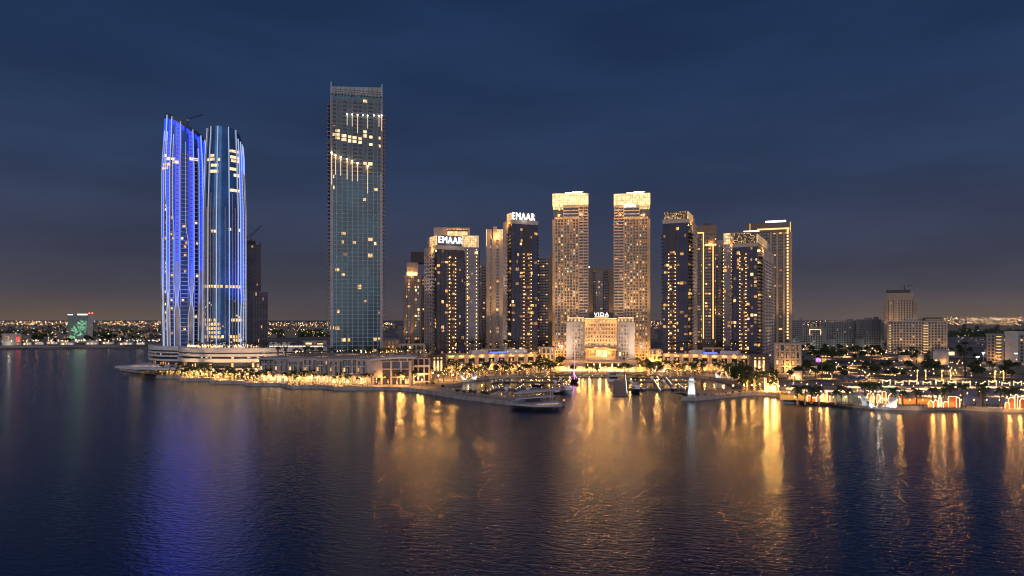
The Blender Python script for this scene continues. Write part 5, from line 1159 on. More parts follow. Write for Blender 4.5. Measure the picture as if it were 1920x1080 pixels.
# quay behind the marina, both sides of the hotel
for a, c in ((866, 1040), (1215, 1400)):
    for i in range(46):
        px = random.uniform(a, c); dd = random.uniform(512, 556) if 900 < px < 1360 else random.uniform(490, 530)
        x = X(px, dd); palm(x, dd, ZG, 'palm in the dense row along the quay in front of the ' + ('left' if a < 1000 else 'right') + ' shopping podium', 'quay palms, ' + ('left' if a < 1000 else 'right'), random.random() < .55, 1.0)
    for i in range(20):
        px = a + (c - a)*(i + .5)/20; dd = random.uniform(520, 548) if 900 < px < 1360 else random.uniform(492, 520)
        street_lamp(X(px, dd), dd, ZG, 'warm lamp along the quay before the ' + ('left' if a < 1000 else 'right') + ' shopping podium', 'quay lamps, ' + ('left' if a < 1000 else 'right'), 260)
for i in range(44):
    px = random.choice((random.uniform(1005, 1062), random.uniform(1190, 1248), random.uniform(1005, 1250))); dd = random.uniform(585, 600) if 1060 < px < 1190 else random.uniform(570, 640)
    if 1062 < px < 1190 and dd > 583: dd = random.uniform(548, 553)
    (palm if random.random() < .6 else lambda x, y, z, l, g, lit, s: tree(x, y, z, 'lamp-lit tree beside the hotel', 'trees round the hotel', 1.1))(X(px, dd), dd, ZG, 'palm beside the hotel terrace', 'palms round the hotel', random.random() < .5, .95)
for i in range(26):
    px = random.choice((random.uniform(1005, 1060), random.uniform(1192, 1248))); dd = random.uniform(560, 640); street_lamp(X(px, dd), dd, ZG, 'warm lamp in the garden beside the hotel', 'lamps beside the hotel', 420, shade=False)
for i in range(26): px = 1062 + 5*i; dd = 547; street_lamp(X(px, dd), dd, ZG, 'closely set lamp on the quay directly under the hotel terrace', 'lamps under the hotel', 220 if i % 3 == 0 else 0, False, .8, shade=False)
# big dark tree clump and lit palms at the root of the lighthouse breakwater
for i in range(16):
    px, py = random.uniform(1370, 1412), random.uniform(705, 735); x, y = G(px, py); tree(x, y, ZG, 'dark bushy tree at the root of the lighthouse breakwater', 'trees by the lighthouse breakwater', 1.35)
for i in range(26):
    px, py = random.uniform(1385, 1460), random.uniform(716, 737); x, y = G(px, py); palm(x, y, ZG, 'palm on the bright corner of the promenade right of the lighthouse', 'palms right of the lighthouse', True, .9)
for px, py in [(1395,735),(1410,736),(1425,734),(1440,733),(1452,732),(1405,726),(1435,724),(1420,716),(1447,740),(1460,738),(1355,739),(1375,737)]: x, y = G(px, py); street_lamp(x, y, ZG, 'bright lamp on the promenade corner right of the lighthouse', 'lamps right of the lighthouse', 300, True, shade=False)
# right-hand beach promenade: tall palms in line
for px in [1490,1503,1518,1530,1558,1574,1592,1614,1634,1650,1670,1700,1722,1744,1766,1790,1810,1832,1852,1868,1890,1908]:
    x, y = G(px + random.uniform(-3, 3), 757 if px < 1640 else 762); palm(x, y - random.uniform(-4, 4), ZG, 'tall unlit palm in the line along the beach promenade', 'beach promenade palms', False, 1.25)
for i in range(80):
    px, py = random.uniform(1480, 1915), random.uniform(690, 712); x, y = G(px, py); (palm if random.random() < .35 else lambda x, y, z, l, g, lit, s: tree(x, y, z, 'dark tree in the park behind the string-lit fence', 'park trees', 1.2))(x, y, ZG, 'dark palm in the park behind the string-lit fence', 'park palms', False, 1.0)
for i in range(70):
    px, py = random.uniform(1500, 1830), random.uniform(655, 680); x, y = G(px, py); far_palm(x, y, ZG, 1.2) if random.random() < .35 else tree(x, y, ZG, 'far tree at the foot of the pale apartments', 'trees at the apartments', 1.5)
for i in range(75):
    px, py = random.uniform(1500, 1790), random.uniform(652, 674); x, y = G(px, py); far_lamp(x, y, ZG, 900 if i % 3 == 0 else 0, 1.2)
for i in range(110):
    px, py = random.uniform(1470, 1918), random.uniform(680, 715); x, y = G(px, py); far_lamp(x, y, ZG, 300 if i % 2 else 0, .9)
for px in range(1490, 1920, 24): x, y = G(px, 759 if px < 1640 else 765); street_lamp(x, y, ZG, 'slender lamp along the beach promenade edge', 'beach promenade lamps', 520, False, .9)
for px in range(1475, 1925, 17): x, y = G(px + random.uniform(-5, 5), random.uniform(742, 756)); far_lamp(x, y, ZG, 700 if px % 2 else 0, .8)
for px in range(1470, 1925, 15): x, y = G(px + random.uniform(-5, 5), random.uniform(724, 736)); far_lamp(x, y, ZG, 700 if px % 2 else 0, .8)
# roof gardens
zr = ZP(652.5, 540)
for i in range(22): px = 360 + 10*i + random.uniform(-3, 3); x, y = PD(px, random.uniform(545, 552)); far_palm(x, y, zr, .6)
for i in range(44): px = random.uniform(352, 482); x, y = PD(px, random.uniform(538, 550)); far_lamp(x, y, zr, 160 if i % 4 == 0 else 0, .5)
b = MB()
rv = thing('roof_deck', 'flat planted roof deck above the villas with palms on it', 'roof deck'); b.box(X(488, 470), X(700, 470) + 6, 466, 480, 18.4, 19.4); b.build('slab', MAUVE, rv); b = MB(); b.box(X(520, 500), X(800, 520), 481, 545, 18.0, 19.2); b.build('garden_slab', PAVE, rv)
for i in range(46):
    px = random.uniform(515, 800); dd = random.uniform(484, 520); far_palm(X(px, dd), dd, 19.2, .75)
for i in range(44): px = random.uniform(515, 800); dd = random.uniform(484, 522); street_lamp(X(px, dd), dd, 19.2, 'lantern in the roof garden around the foot of the teal tower', 'roof garden lanterns', 260 if i % 2 == 0 else 0, i % 5 == 0, .7)
for side, a, c in (('left', 850, 1000), ('right', 1250, 1395)):
    for i in range(16):
        px = random.uniform(a, c); dd = random.uniform(585, 600); tree(X(px, dd), dd, 22, 'tree in the roof garden of the ' + side + ' shopping podium', 'roof trees, ' + side, .7)
        if i % 2: street_lamp(X(px, dd - 4), dd - 4, 22, 'lantern in the roof garden of the ' + side + ' shopping podium', 'roof lanterns, ' + side, 160, False, .7)

# ------------------------------------------------------------------ marina
b = MB(); PON = mat('pontoon decking', (.24, .21, .18), .8, scale=1.2)
def pontoon(label, p0, p1, wd=2.4, lamps=7.0, both=True):
    p0, p1 = Vector(p0), Vector(p1); L_ = (p1 - p0).length; t = thing('pontoon', label, 'pontoon', (*p0, 0), math.atan2(p1.y - p0.y, p1.x - p0.x))
    b = MB(); b.box(0, L_, -wd/2, wd/2, .25, .7); b.build('deck', PON, t); b = MB(); b.box(.3, L_ - .3, -wd/2 + .2, wd/2 - .2, -.4, .24); b.build('float', CHAR, t)
    b = MB(); x = 2
    while x < L_: b.tube([(x, wd/2 + .2, -1), (x, wd/2 + .2, 2.6)], .18, 6); x += 14
    b.build('pile', BLACK, t); b = MB(); c = MB(); x = 1.5
    while x < L_: b.box(x - .12, x + .12, wd/2 - .5, wd/2 - .26, .7, 1.5); c.octa((x, wd/2 - .38, 1.75), .2); x += lamps
    b.build('service_bollard', WHITE, t); c.build('bollard_light', emit('bollard light', (1, .86, .66), 5), t)
    return t
gz = lambda px, py: G(px, py, .6)
for lb, a, c, wd in [('long pontoon of the left basin nearest the breakwater', (932,729), (1052,729.5), 2.2), ('middle pontoon of the left basin', (938,715.5), (1058,715.5), 2.2), ('pontoon along the far quay of the left basin', (985,708.5), (1068,708.5), 2.2),
        ('slanting finger at the left end of the nearest left pontoon', (914,735.5), (941,725), 1.8), ('slanting finger at the left end of the middle left pontoon', (922,718), (944,713.5), 1.8), ('slanting finger in the middle of the nearest left pontoon', (968,732.5), (982,724), 1.6),
        ('slanting finger in the middle of the middle left pontoon', (975,718), (984,714), 1.6), ('far pontoon across the head of the marina below the hotel', (1075,706.8), (1142,706.8), 2.2),
        ('broad central pier running towards the sea', (1163,704), (1163,741), 9), ('pontoon along the far quay of the right basin', (1170,708), (1262,708), 2.2), ('middle pontoon of the right basin', (1170,714.5), (1292,714.5), 2.2), ('long pontoon of the right basin nearest the sea', (1171,729), (1290,729), 2.2),
        ('slanting finger before the long right pontoon, left one', (1226,716), (1238,735), 1.8), ('slanting finger beside the lighthouse, right basin', (1270,722), (1286,734), 1.8), ('slanting finger off the middle right pontoon', (1248,710), (1258,722), 1.6)]: pontoon(lb, gz(*a), gz(*c), wd)
# covered gangway roofs at both quay corners
def gangway(label, a, c):
    p0, p1 = Vector(G(*a, 3)), Vector(G(*c, 3)); L_ = (p1 - p0).length; t = thing('gangway', label, 'gangway', (*p0, 0), math.atan2(p1.y - p0.y, p1.x - p0.x))
    b = MB(); b.box(0, L_, -2, 2, 1.0, 1.3); b.build('deck', PON, t); b = MB()
    for s in (-1.9, 1.9):
        b.box(0, L_, s - .06, s + .06, 2.3, 2.45); x = 0
        while x < L_: b.box(x, x + .12, s - .06, s + .06, 1.3, 2.3); x += 2
    b.build('railing', BLACK, t); b = MB(); b.box(0, L_, -2.2, 2.2, 4.0, 4.2); b.build('canopy', CHAR, t); b = MB()
    x = .5
    while x < L_: b.box(x, x + .15, -1.8, -1.65, 1.3, 4); b.box(x, x + .15, 1.65, 1.8, 1.3, 4); x += 5
    b.build('post', BLACK, t)
gangway('dark covered gangway at the left corner of the far quay', (1032, 700), (1068, 705)); gangway('dark covered gangway at the right corner of the far quay', (1175, 705), (1212, 699))
def hull(b, L_, B_, h, bow=.35, n=10, mi=0, z0=-.4):
    rings = []
    for i in range(n + 1):
        f = i/n; hw = B_/2*(1 - max(0, (f - (1 - bow))/bow)**2.2)*(.86 + .14*min(1, f*3)); sh = h*(1 + .28*f*f); hw = max(hw, .05); x = L_*(f - .5)
        rings.append([(x, -hw*.35, z0), (x + .12*L_*f*f*.4, -hw, sh), (x + .12*L_*f*f*.4, hw, sh), (x, hw*.35, z0)])
    b.loft(rings, True, mi); return rings
HULLW = mat('white hull', (.75, .74, .74), .25, var=.05); TINT = glass('tinted windscreen', (.03, .03, .04), .08, .3)
def yacht(label, loc, rz, L_, B_):
    t = thing('motor_yacht', label, 'yacht', (*loc, 0), rz); b = MB(); hull(b, L_, B_, 2.0); b.build('hull', HULLW, t)
    b = MB(); b.loft([[(x, -y, z), (x, y, z), (x + dx, y*.9, z + 1.7), (x + dx, -y*.9, z + 1.7)] for x, y, z, dx in ((-L_*.4, B_*.42, 2.05, .3), (L_*.1, B_*.42, 2.15, -.2), (L_*.3, B_*.28, 2.3, -2.0))]); b.build('cabin', HULLW, t)
    b = MB(); b.loft([[(x, -y, z), (x, y, z), (x + dx, y*.96, z + .75), (x + dx, -y*.96, z + .75)] for x, y, z, dx in ((-L_*.36, B_*.425, 2.75, .1), (L_*.08, B_*.425, 2.8, -.1), (L_*.25, B_*.3, 2.85, -.8))]); b.build('windscreen', TINT, t)
    b = MB(); b.box(-L_*.32, L_*.06, -B_*.34, B_*.34, 3.86, 4.3); b.box(-L_*.3, -L_*.02, -B_*.32, B_*.32, 5.6, 5.75); b.build('flybridge', HULLW, t); b = MB()
    for x in (-L_*.28, -L_*.05):
        for y in (-B_*.28, B_*.28): b.box(x - .06, x + .06, y - .06, y + .06, 4.3, 5.6)
    b.tube([(-L_*.2, 0, 5.75), (-L_*.24, 0, 7.6)], .08, 5); b.build('mast', STEEL, t)
    b = MB(); b.loft([[(x, -y, 1.25), (x, y, 1.25), (x, y + .02, 1.6), (x, -y - .02, 1.6)] for x, y in ((-L_*.3, B_*.47), (L_*.15, B_*.46), (L_*.3, B_*.36))], False); b.build('hull_stripe', TINT, t)
    return t
yacht('big white motor yacht moored bow-on at the tip of the left pontoons', G(1062, 736, 0), R(-80), 20, 6.2)
t = yacht('black motor boat with a canopy moored in the right basin', G(1193, 735, 0), R(-88), 15, 5.4)
for c_ in t.children:
    if c_.name.startswith('hull') and 'stripe' not in c_.name: c_.data.materials[0] = BLACK
t = thing('sailing_dhow', 'dark wooden sailing boat with a tall pink-lit mast near the head of the marina', 'sailboat', (*G(1077, 717, 0), 0), R(-85))
b = MB(); hull(b, 15, 6, 2.2); b.build('hull', mat('dark hull wood', (.035, .022, .015), .5), t); b = MB(); b.tube([(0, 0, 2), (0, 0, 22)], [.2, .1], 6); b.tube([(0, -2.4, 15), (0, 2.4, 15)], .08, 5); b.build('mast', emit('pink lit mast', (1, .5, .75), 1.6), t)
b = MB(); b.tube([(-6, -2.4, 2.4), (-2, -2.7, 3.6), (2, -2.4, 2.4)], .12, 5); b.tube([(0, 0, 11), (-6, 0, 3), (-6.5, 1.5, 2.4)], .1, 5); b.tube([(0, .1, 6), (4, 1, 3.4)], .14, 5); b.build('purple_lights', PURPLE, t); b = MB(); b.box(-5, -1, -1.6, 1.6, 2.3, 4); b.build('cabin', DARKW, t)
lamp(t, (-3, 0, 5), 120, (.7, .2, 1), .3)
def houseboat(label, loc, w_, L_):
    t = thing('houseboat', label, 'houseboat', (*loc, 0), 0); b = MB(); b.box(-w_/2, w_/2, -L_/2, L_/2, -.3, .9); b.build('hull', HULLW, t)
    b = MB(); b.box(-w_*.44, w_*.44, -L_*.3, L_*.45, .9, 3.6); b.build('cabin', GREYW, t); b = MB(); b.box(-w_*.4, w_*.4, -L_*.305, -L_*.3, 1.5, 2.9); b.build('window', TINT, t)
    b = MB(); b.box(-w_*.47, w_*.47, -L_*.36, L_*.47, 3.62, 3.9); b.box(-w_*.36, w_*.36, -L_*.1, L_*.4, 5.9, 6.1); b.box(-w_*.36, w_*.36, L_*.38, L_*.4, 3.9, 5.9); b.box(-w_*.36, -w_*.33, -L_*.1, L_*.38, 3.9, 5.9); b.box(w_*.33, w_*.36, -L_*.1, L_*.38, 3.9, 5.9); b.build('roof', WHITE, t); return t
houseboat('pale two-deck houseboat beside the broad central pier', G(1149, 713, 0), 8, 13)
def small_boat(label, loc, rz, m): 
    t = thing('motor_boat', label, 'boat', (*loc, 0), rz); b = MB(); hull(b, 8, 2.8, 1.0); b.build('hull', m, t); b = MB(); b.box(-2, .8, -1, 1, 1.0, 1.9); b.build('cabin', HULLW, t); b = MB(); b.box(.82, .9, -.9, .9, 1.3, 2.1); b.build('windscreen', TINT, t)
for lb, px, py, rz, m in [('small dark motor boat moored at the first finger of the left basin', 952, 717, 70, BLACK), ('small white motor boat at the middle left pontoon, nearest the yacht', 1040, 717.5, 95, HULLW), ('dinghy tied beside the big white yacht', 1046, 738, 20, CHAR), ('dark boat lying between the two long left pontoons', 1008, 724, 5, BLACK),
        ('small white boat at the far pontoon of the right basin', 1222, 710, 80, HULLW), ('small dark boat beside the black canopy boat', 1206, 732, 90, CHAR), ('white runabout at the far pontoon left of the dhow', 1052, 711, 85, HULLW),
        ('small white sloop hull at the middle right pontoon, nearest the central pier', 1182, 717, 90, HULLW), ('white motor boat at the middle right pontoon, beside the slanting finger', 1244, 717, 85, HULLW), ('dark tender at the seaward right pontoon, near the lighthouse', 1262, 731, 95, CHAR), ('white motor boat at the left end of the nearest left pontoon', 948, 731, 100, HULLW), ('white launch halfway along the nearest left pontoon', 990, 731.5, 85, HULLW)]: small_boat(lb, G(px, py, 0), R(rz), m)
# lighthouse
x, y = G(1296.5, 744.5); t = thing('lighthouse', 'small white floodlit lighthouse at the tip of the right breakwater', 'lighthouse', (x, y, ZG))
LH = emit('floodlit white panels', (.82, 1, .95), .95, 0, True, (.7, .7, .7)); prof = [(0, 2.4), (3, 2.05), (6, 1.75), (8.0, 1.6)]
b = MB(); b.loft([[(r*math.cos(a), r*math.sin(a), z) for a in [2*math.pi*(i + .5)/8 for i in range(8)]] for z, r in prof]); b.build('tower', mat('white lighthouse render', (.75, .76, .75), .6, var=.08), t)
ring8 = lambda z, r: [(r*math.cos(a), r*math.sin(a), z) for a in [2*math.pi*(i + .5)/8 for i in range(8)]]
b = MB(); b.loft([ring8(8.02, 1.5), ring8(8.3, 2.1), ring8(8.6, 2.1)]); b.loft([ring8(8.62, 1.95), ring8(9.6, 1.95), ring8(9.6, 1.85), ring8(8.62, 1.85)], False); b.build('gallery', WHITE, t)
b = MB(); b.loft([ring8(8.62, 1.2), ring8(10.6, 1.2)]); b.build('lantern', LH, t); b = MB(); b.loft([ring8(10.62, 1.6), ring8(11.2, 1.1), ring8(11.9, .3), ring8(12.6, .12)]); b.build('roof', WHITE, t); b = MB(); b.box(-.4, .4, -2.35, -2.0, 0, 1.6); b.build('door', MAUVE, t)
for dx, dy in ((-6, -4), (6, -4), (0, -6)): lamp(t, (dx, dy, .6), 2600, (.85, 1, .96), .3, 'SPOT', (0, 0, 6), 60)
for i in range(9): px = 1283 + i*13; x, y = G(px, 747.5 - 2.2 - .06*(px-1283)); tree(x, y, ZG, 'clipped bush along the lighthouse breakwater', 'bushes on the lighthouse breakwater', .25)
# shell-shaped tents: pairs of white petals
def shell_tent(label, px, py, s, lit, rz=0):
    x, y = G(px, py); t = thing('shell_canopy', label, 'canopy', (x, y, ZG), rz)
    m = mat('white tent skin', (.72, .71, .7), .6, var=.06)
    for sg in (-1, 1):
        b = MB(); v = []; n = 9; f_ = []
        for th_ in (0, .16):
            for i in range(9):
                f = i/8
                for k in range(n):
                    a = math.pi*k/(n - 1); si = math.sin(a)
                    v.append((sg*s*(.16 + .62*f + .42*f*si**1.5) , -s*.52*f*math.cos(a) + 0, s*(.9*f**1.25*si**.8) - th_*(.3 + .7*si) + (.16 if not th_ else .17)))
        for i in range(8):
            for k in range(n - 1): q = (i*n + k, i*n + k + 1, (i+1)*n + k + 1, (i+1)*n + k); f_.append(q); f_.append(tuple(j + 9*n for j in q[::-1]))
        for i in range(8): f_.append((i*n, (i+1)*n, (i+1)*n + 9*n, i*n + 9*n)); f_.append((i*n + n-1, i*n + n-1 + 9*n, (i+1)*n + n-1 + 9*n, (i+1)*n + n-1))
        for k in range(n - 1): f_.append((8*n + k, 8*n + k + 1, 8*n + k + 1 + 9*n, 8*n + k + 9*n))
        b.add(v, f_); b.build('petal', m, t)
    b = MB(); 
    for k in range(13): a = math.pi*k/12
    pts = [(s*.42*math.cos(math.pi*k/12), -s*.52, s*.62*math.sin(math.pi*k/12)) for k in range(13)]; b.tube(pts, .17 if lit else .12, 6); b.build('entrance_arch', emit('arch outline', (1, .86, .66), 1.3, 0, True) if lit else WHITE, t)
    if lit:
        for sg in (-1, 1): lamp(t, (sg*s*.9, -s*.75, .8), 1500*(s/6)**2, (.95, .97, 1), .3, 'SPOT', (sg*s*.5, 0, s*.4), 110)
        lamp(t, (0, 0, s*.3), 160*(s/6)**2, (1, .85, .65), .3)
    return t
shell_tent('white petal canopy glowing at the left corner of the marina basin', 878, 711.5, 6.5, True, R(20)); shell_tent('unlit grey petal canopy on the far quay, left of the gangway', 1012, 698, 8, False)
shell_tent('white petal canopy glowing on the far quay behind the orange posts', 1233, 697, 7, True); shell_tent('white petal canopy glowing at the right corner of the marina basin', 1357, 708, 7, True, R(-15))
shell_tent('largest white petal canopy, on the beach promenade amid lit arches', 1648, 763, 8.0, True)
# breakwater tip pavilion: curved deck with long flat canopies on posts
t = thing('jetty_pavilion', 'grey pavilion with long flat canopies on posts at the tip of the left breakwater', 'pavilion')
pp = lambda px, py, z: (*G(px, py, z),)
deck = smooth([pp(955, 755.5, 3.2), pp(980, 758, 3.2), pp(1010, 759.5, 3.2), pp(1040, 759, 3.2), pp(1055, 757, 3.2)], 3) + [pp(1045, 750.5, 3.2), pp(1010, 749, 3.2), pp(960, 749.5, 3.2)]
b = MB(); b.prism(deck, ZG + .3, 3.2); b.build('deck', mat('grey deck', (.5, .49, .52), .7), t)
CAN = mat('pale canopy', (.6, .57, .6), .6)
for q0, q1, q2, q3, z in [((963,737.5),(1052,730.5),(1052,728.5),(975,732),9.0), ((966,748),(1040,742.5),(1040,740.5),(975,743.5),6.2)]:
    b = MB(); b.prism([pp(*q, z) for q in (q0, q1, q2, q3)], z - .35, z); b.build('canopy', CAN, t)
b = MB()
for px, py, z1_ in [(1007.5,752,8.6),(1032,752,8.6),(1036.5,751,8.6),(1020,750,8.6),(995,752,5.8),(985,752,5.8),(972,752,5.8),(1000,750,8.6)]: x, y = G(px, py, 3.2); b.box(x - .16, x + .16, y - .16, y + .16, 3.2, z1_)
b.build('post', WHITE, t); b = MB(); x0, y0 = G(985, 752.5, 3.2); b.box(x0, x0 + 8, y0, y0 + 4, 3.2, 5.6); b.build('kiosk', CHAR, t)
b = MB()
for i in range(12): p = Vector(pp(1008, 758.6, 3.4)).lerp(Vector(pp(1046, 757.6, 3.4)), i/11); b.octa((p.x, p.y, 3.6), .14)
b.build('deck_lights', BULB, t)
b = MB(); x0, y0 = G(1057.5, 757, 2); 
t = thing('beacon', 'small red beacon on the very tip of the left breakwater', 'beacon', (x0, y0, ZG)); b.tube([(0,0,0),(0,0,1.6)], .1, 5); b.build('post', BLACK, t); b = MB(); b.octa((0,0,1.9), .3); b.build('lens', emit('orange red lens', (1, .25, .1), 8), t)
t = thing('breakwater_railing', 'low white railing along the left breakwater edge', 'railing'); b = MB()
for x, y in along(SL[17:22], 2.0, 1.2): b.box(x - .05, x + .05, y - .05, y + .05, ZG + .2, ZG + 1.2)
b.build('post', WHITE, t)
# ------------------------------------------------------------------ light-outlined arch displays on the beach promenade
ARCHL = emit('outline light', (1, .72, .38), 3.6, 0, True); RUST = mat('rust red panel', (.32, .1, .04), .7)
def arch_display(label, px, py, shapes, p=230):
    x, y = G(px, py); t = thing('arch_display', label, 'light display', (x, y, ZG)); t.scale = (.8, .8, .74)
    for si_, (cx_, w_, h_, kind) in enumerate(shapes):
        b = MB(); yo = .5*(si_ % 3) + .02*si_; hh = h_ - w_/2
        if kind == 'pt': pts = [(cx_ - w_/2, yo, 0), (cx_ - w_/2, yo, h_*.6), (cx_, yo, h_), (cx_ + w_/2, yo, h_*.6), (cx_ + w_/2, yo, 0)]
        elif kind == 'sq': pts = [(cx_ - w_/2, yo, 0), (cx_ - w_/2, yo, h_), (cx_ + w_/2, yo, h_), (cx_ + w_/2, yo, 0)]
        else: pts = [(cx_ - w_/2, yo, 0)] + [(cx_ - w_/2*math.cos(math.pi*k/10), yo, hh + w_/2*math.sin(math.pi*k/10)) for k in range(11)] + [(cx_ + w_/2, yo, 0)]
        b.tube(pts, .15, 6); b.build('light_outline', ARCHL, t)
        b = MB(); b.add([(p_[0]*.98 + cx_*.02, .18 + yo, p_[2]*.97) for p_ in pts] + [(p_[0]*.98 + cx_*.02, .3 + yo, p_[2]*.97) for p_ in pts], [tuple(range(len(pts))), tuple(range(len(pts), 2*len(pts)))[::-1]] + [(i, i + len(pts), i + 1 + len(pts), i + 1) for i in range(len(pts) - 1)]); b.build('arch_panel', RUST if random.random() < .6 else BEIGE2, t)
    w_all = max(s_[0] for s_ in shapes) - min(s_[0] for s_ in shapes)
    b = MB(); b.box(min(s_[0] for s_ in shapes) - 2, max(s_[0] for s_ in shapes) + 2, 1.9, 3.2, 0, .5); b.build('plinth', BEIGE2, t)
    for s_ in shapes[::2]: lamp(t, (s_[0], -2.2, 2.0), p, (1, .62, .3), .4)
    return t
arch_display('cluster of small lit arches and one tall arch, left end of the beach promenade', 1535, 753, [(-6.5, 2.6, 4.6, 'r'), (-3, 3, 2.6, 'sq'), (0, 2, 5.2, 'pt'), (2, 2, 5.2, 'pt'), (4.6, 2.8, 7, 'r'), (7, 2, 4, 'sq')])
arch_display('lit arches rising behind the largest petal canopy', 1655, 756, [(-8, 4.4, 7.4, 'r'), (-2.5, 2.2, 6.4, 'r'), (1.5, 2.6, 8, 'sq'), (6, 4, 6.8, 'r'), (10, 3.6, 6, 'pt'), (13, 3, 6.2, 'r')])
arch_display('spiky lit arches with a bright star-like peak, between petal canopy and right edge', 1772, 764, [(-9, 3.4, 5, 'pt'), (-5.5, 2.6, 4.6, 'r'), (-2.5, 2.2, 8.2, 'pt'), (.6, 3, 4, 'r'), (5, 5, 7.4, 'sq'), (8, 4, 7, 'r')])
arch_display('lit rounded arches beside a tall lamp-topped column at the right edge', 1905, 766, [(-5.5, 2.6, 4.2, 'r'), (-2.4, 4, 7.4, 'r'), (1.0, 1.8, 9.2, 'r'), (4, 3, 6.6, 'r')])
arch_display('blazing white-gold display with a red ball on the promenade corner right of the lighthouse', 1447, 733, [(-5, 1.2, 11, 'sq'), (-2, 2.4, 6, 'pt'), (1.2, 3, 5, 'r'), (4, 2.4, 6.4, 'pt')], 1500)
t = thing('red_ball', 'red lit ball beside the blazing display on the promenade corner', 'ball', (*G(1444, 729), 8.5)); b = MB(); b.ball((0,0,0), 1.1, n=12, m=8); b.build('shell', emit('red ball light', (1, .14, .04), 1.0, 0, True), t); b = MB(); b.tube([(0,0,-6.5),(0,0,-1)], .12, 5); b.build('post', BLACK, t)
# scalloped hoardings behind the promenade
def hoarding(label, px0, px1, py, m, lamps=0):
    p0, p1 = Vector(G(px0, py)), Vector(G(px1, py)); L_ = (p1 - p0).length; t = thing('hoarding', label, 'hoarding', (*p0, ZG), math.atan2(p1.y - p0.y, p1.x - p0.x)); n = max(2, round(L_/2.4))
    for i in range(n):
        b = MB(); x0, x1 = L_*i/n + .03, L_*(i+1)/n - .03; xm = (x0 + x1)/2; r = (x1 - x0)/2; h_ = 2.8 + .35*math.sin(i*1.7)
        prof_ = [(x0, 0), (x1, 0), (x1, h_)] + [(xm + r*math.cos(math.pi*k/6), h_ + r*.8*math.sin(math.pi*k/6)) for k in range(1, 6)] + [(x0, h_)]
        k_ = len(prof_); b.add([(a, 0, c) for a, c in prof_] + [(a, .2, c) for a, c in prof_], [tuple(range(k_)), tuple(range(k_, 2*k_))[::-1]] + [(j, j + k_, (j+1) % k_ + k_, (j+1) % k_) for j in range(k_)]); b.build('panel', m, t)
    for i in range(lamps): lamp(t, (L_*(i + .5)/lamps, -2.2, 2.4), 330, (1, .55, .2), .3, 'SPOT', (L_*(i + .5)/lamps, 0, 1), 120)
    return t
hoarding('cream scalloped hoarding glowing gold behind the bicycles, left part of the beach promenade', 1462, 1518, 750, mat('gold hoarding', (.5, .36, .12), .7), 5); hoarding('mint green scalloped hoarding between the small arches and the petal canopy', 1557, 1612, 753, mat('mint hoarding', (.36, .52, .46), .7), 1)
hoarding('orange scalloped hoarding right of the petal canopy', 1690, 1752, 758, mat('orange hoarding', (.6, .3, .09), .7), 6); hoarding('blue-grey scalloped hoarding between the spiky arches and the right edge', 1806, 1885, 758, mat('blue grey hoarding', (.34, .37, .46), .7), 0)
# string-lit white gates along the beach fence
GATE = emit('lit white post', (1, .86, .64), .9, 0, True)
for i, px in enumerate([1662, 1686, 1712, 1738, 1762, 1785, 1812, 1837, 1861, 1886, 1908]):
    py = 721 if px < 1800 else 723; x, y = G(px, py); t = thing('light_gate', 'pair of glowing white posts joined by a light string along the beach fence', 'light gate', (x, y, ZG), 0, 'string-lit gates along the fence'); tall = i in (3, 5, 9)
    h_ = (3.6, 2.6, 3.2, 2.4)[i % 4]
    b = MB()
    for s_ in (-2.6, 2.6): b.box(s_ - .3, s_ + .3, -.2, .2, 0, h_)
    b.build('post', GATE, t); b = MB(); b.tube([(-2.6 + 5.2*k/8, 0, h_ - .3 - 1.0*math.sin(math.pi*k/8)) for k in range(9)], .06, 5); b.build('light_string', FAIRY, t)
    if tall:
        b = MB()
        for s_ in (-3, 3):
            for k in range(8): b.octa((s_, 6, 3 + .9*k), .22)
        b.tube([(-3, 6, 9.4), (-2, 6, 9.0)], .1, 4); b.tube([(3, 6, 9.4), (2, 6, 9.0)], .1, 4); b.build('tall_light_string', FAIRY, t); b = MB(); b.box(-3.1, -2.9, 6.1, 6.2, 0, 9.6); b.box(2.9, 3.1, 6.1, 6.2, 0, 9.6); b.build('pole', BLACK, t)
# beach, lawn, roads
b = MB(); zz_ = ZG + .008; b.add([(*G(*p), zz_) for p in [(1468, 744), (1505, 751.5), (1560, 754.8), (1640, 761), (1720, 762), (1800, 762), (1960, 765), (2000, 728), (1800, 724), (1640, 723), (1560, 724), (1480, 716)]], [tuple(range(12))]); structure('beach_sand', b, SAND)
b = MB(); b.add([(*G(*p), ZG + .012) for p in [(1500, 714), (1560, 722), (1640, 722), (1800, 722.5), (1980, 726), (2000, 700), (1800, 690), (1640, 688), (1520, 690)]], [tuple(range(9))]); structure('park_ground', b, mat('dry park ground', (.2, .17, .12), .95, var=.5, scale=.06))
b = MB(); pts = smooth([G(1440, 706), G(1480, 712), G(1530, 714), G(1600, 709), G(1700, 703), G(1800, 706), G(1900, 712), G(2000, 716)], 5); r_ = ribbon(pts, -4, 4, ZG + .016); structure('park_road', r_, ROADM)
structure('street', ribbon([PD(1440, 600), PD(1600, 700), PD(1800, 760), PD(2000, 800)], -8, 8, ZG + .02), ROADM)
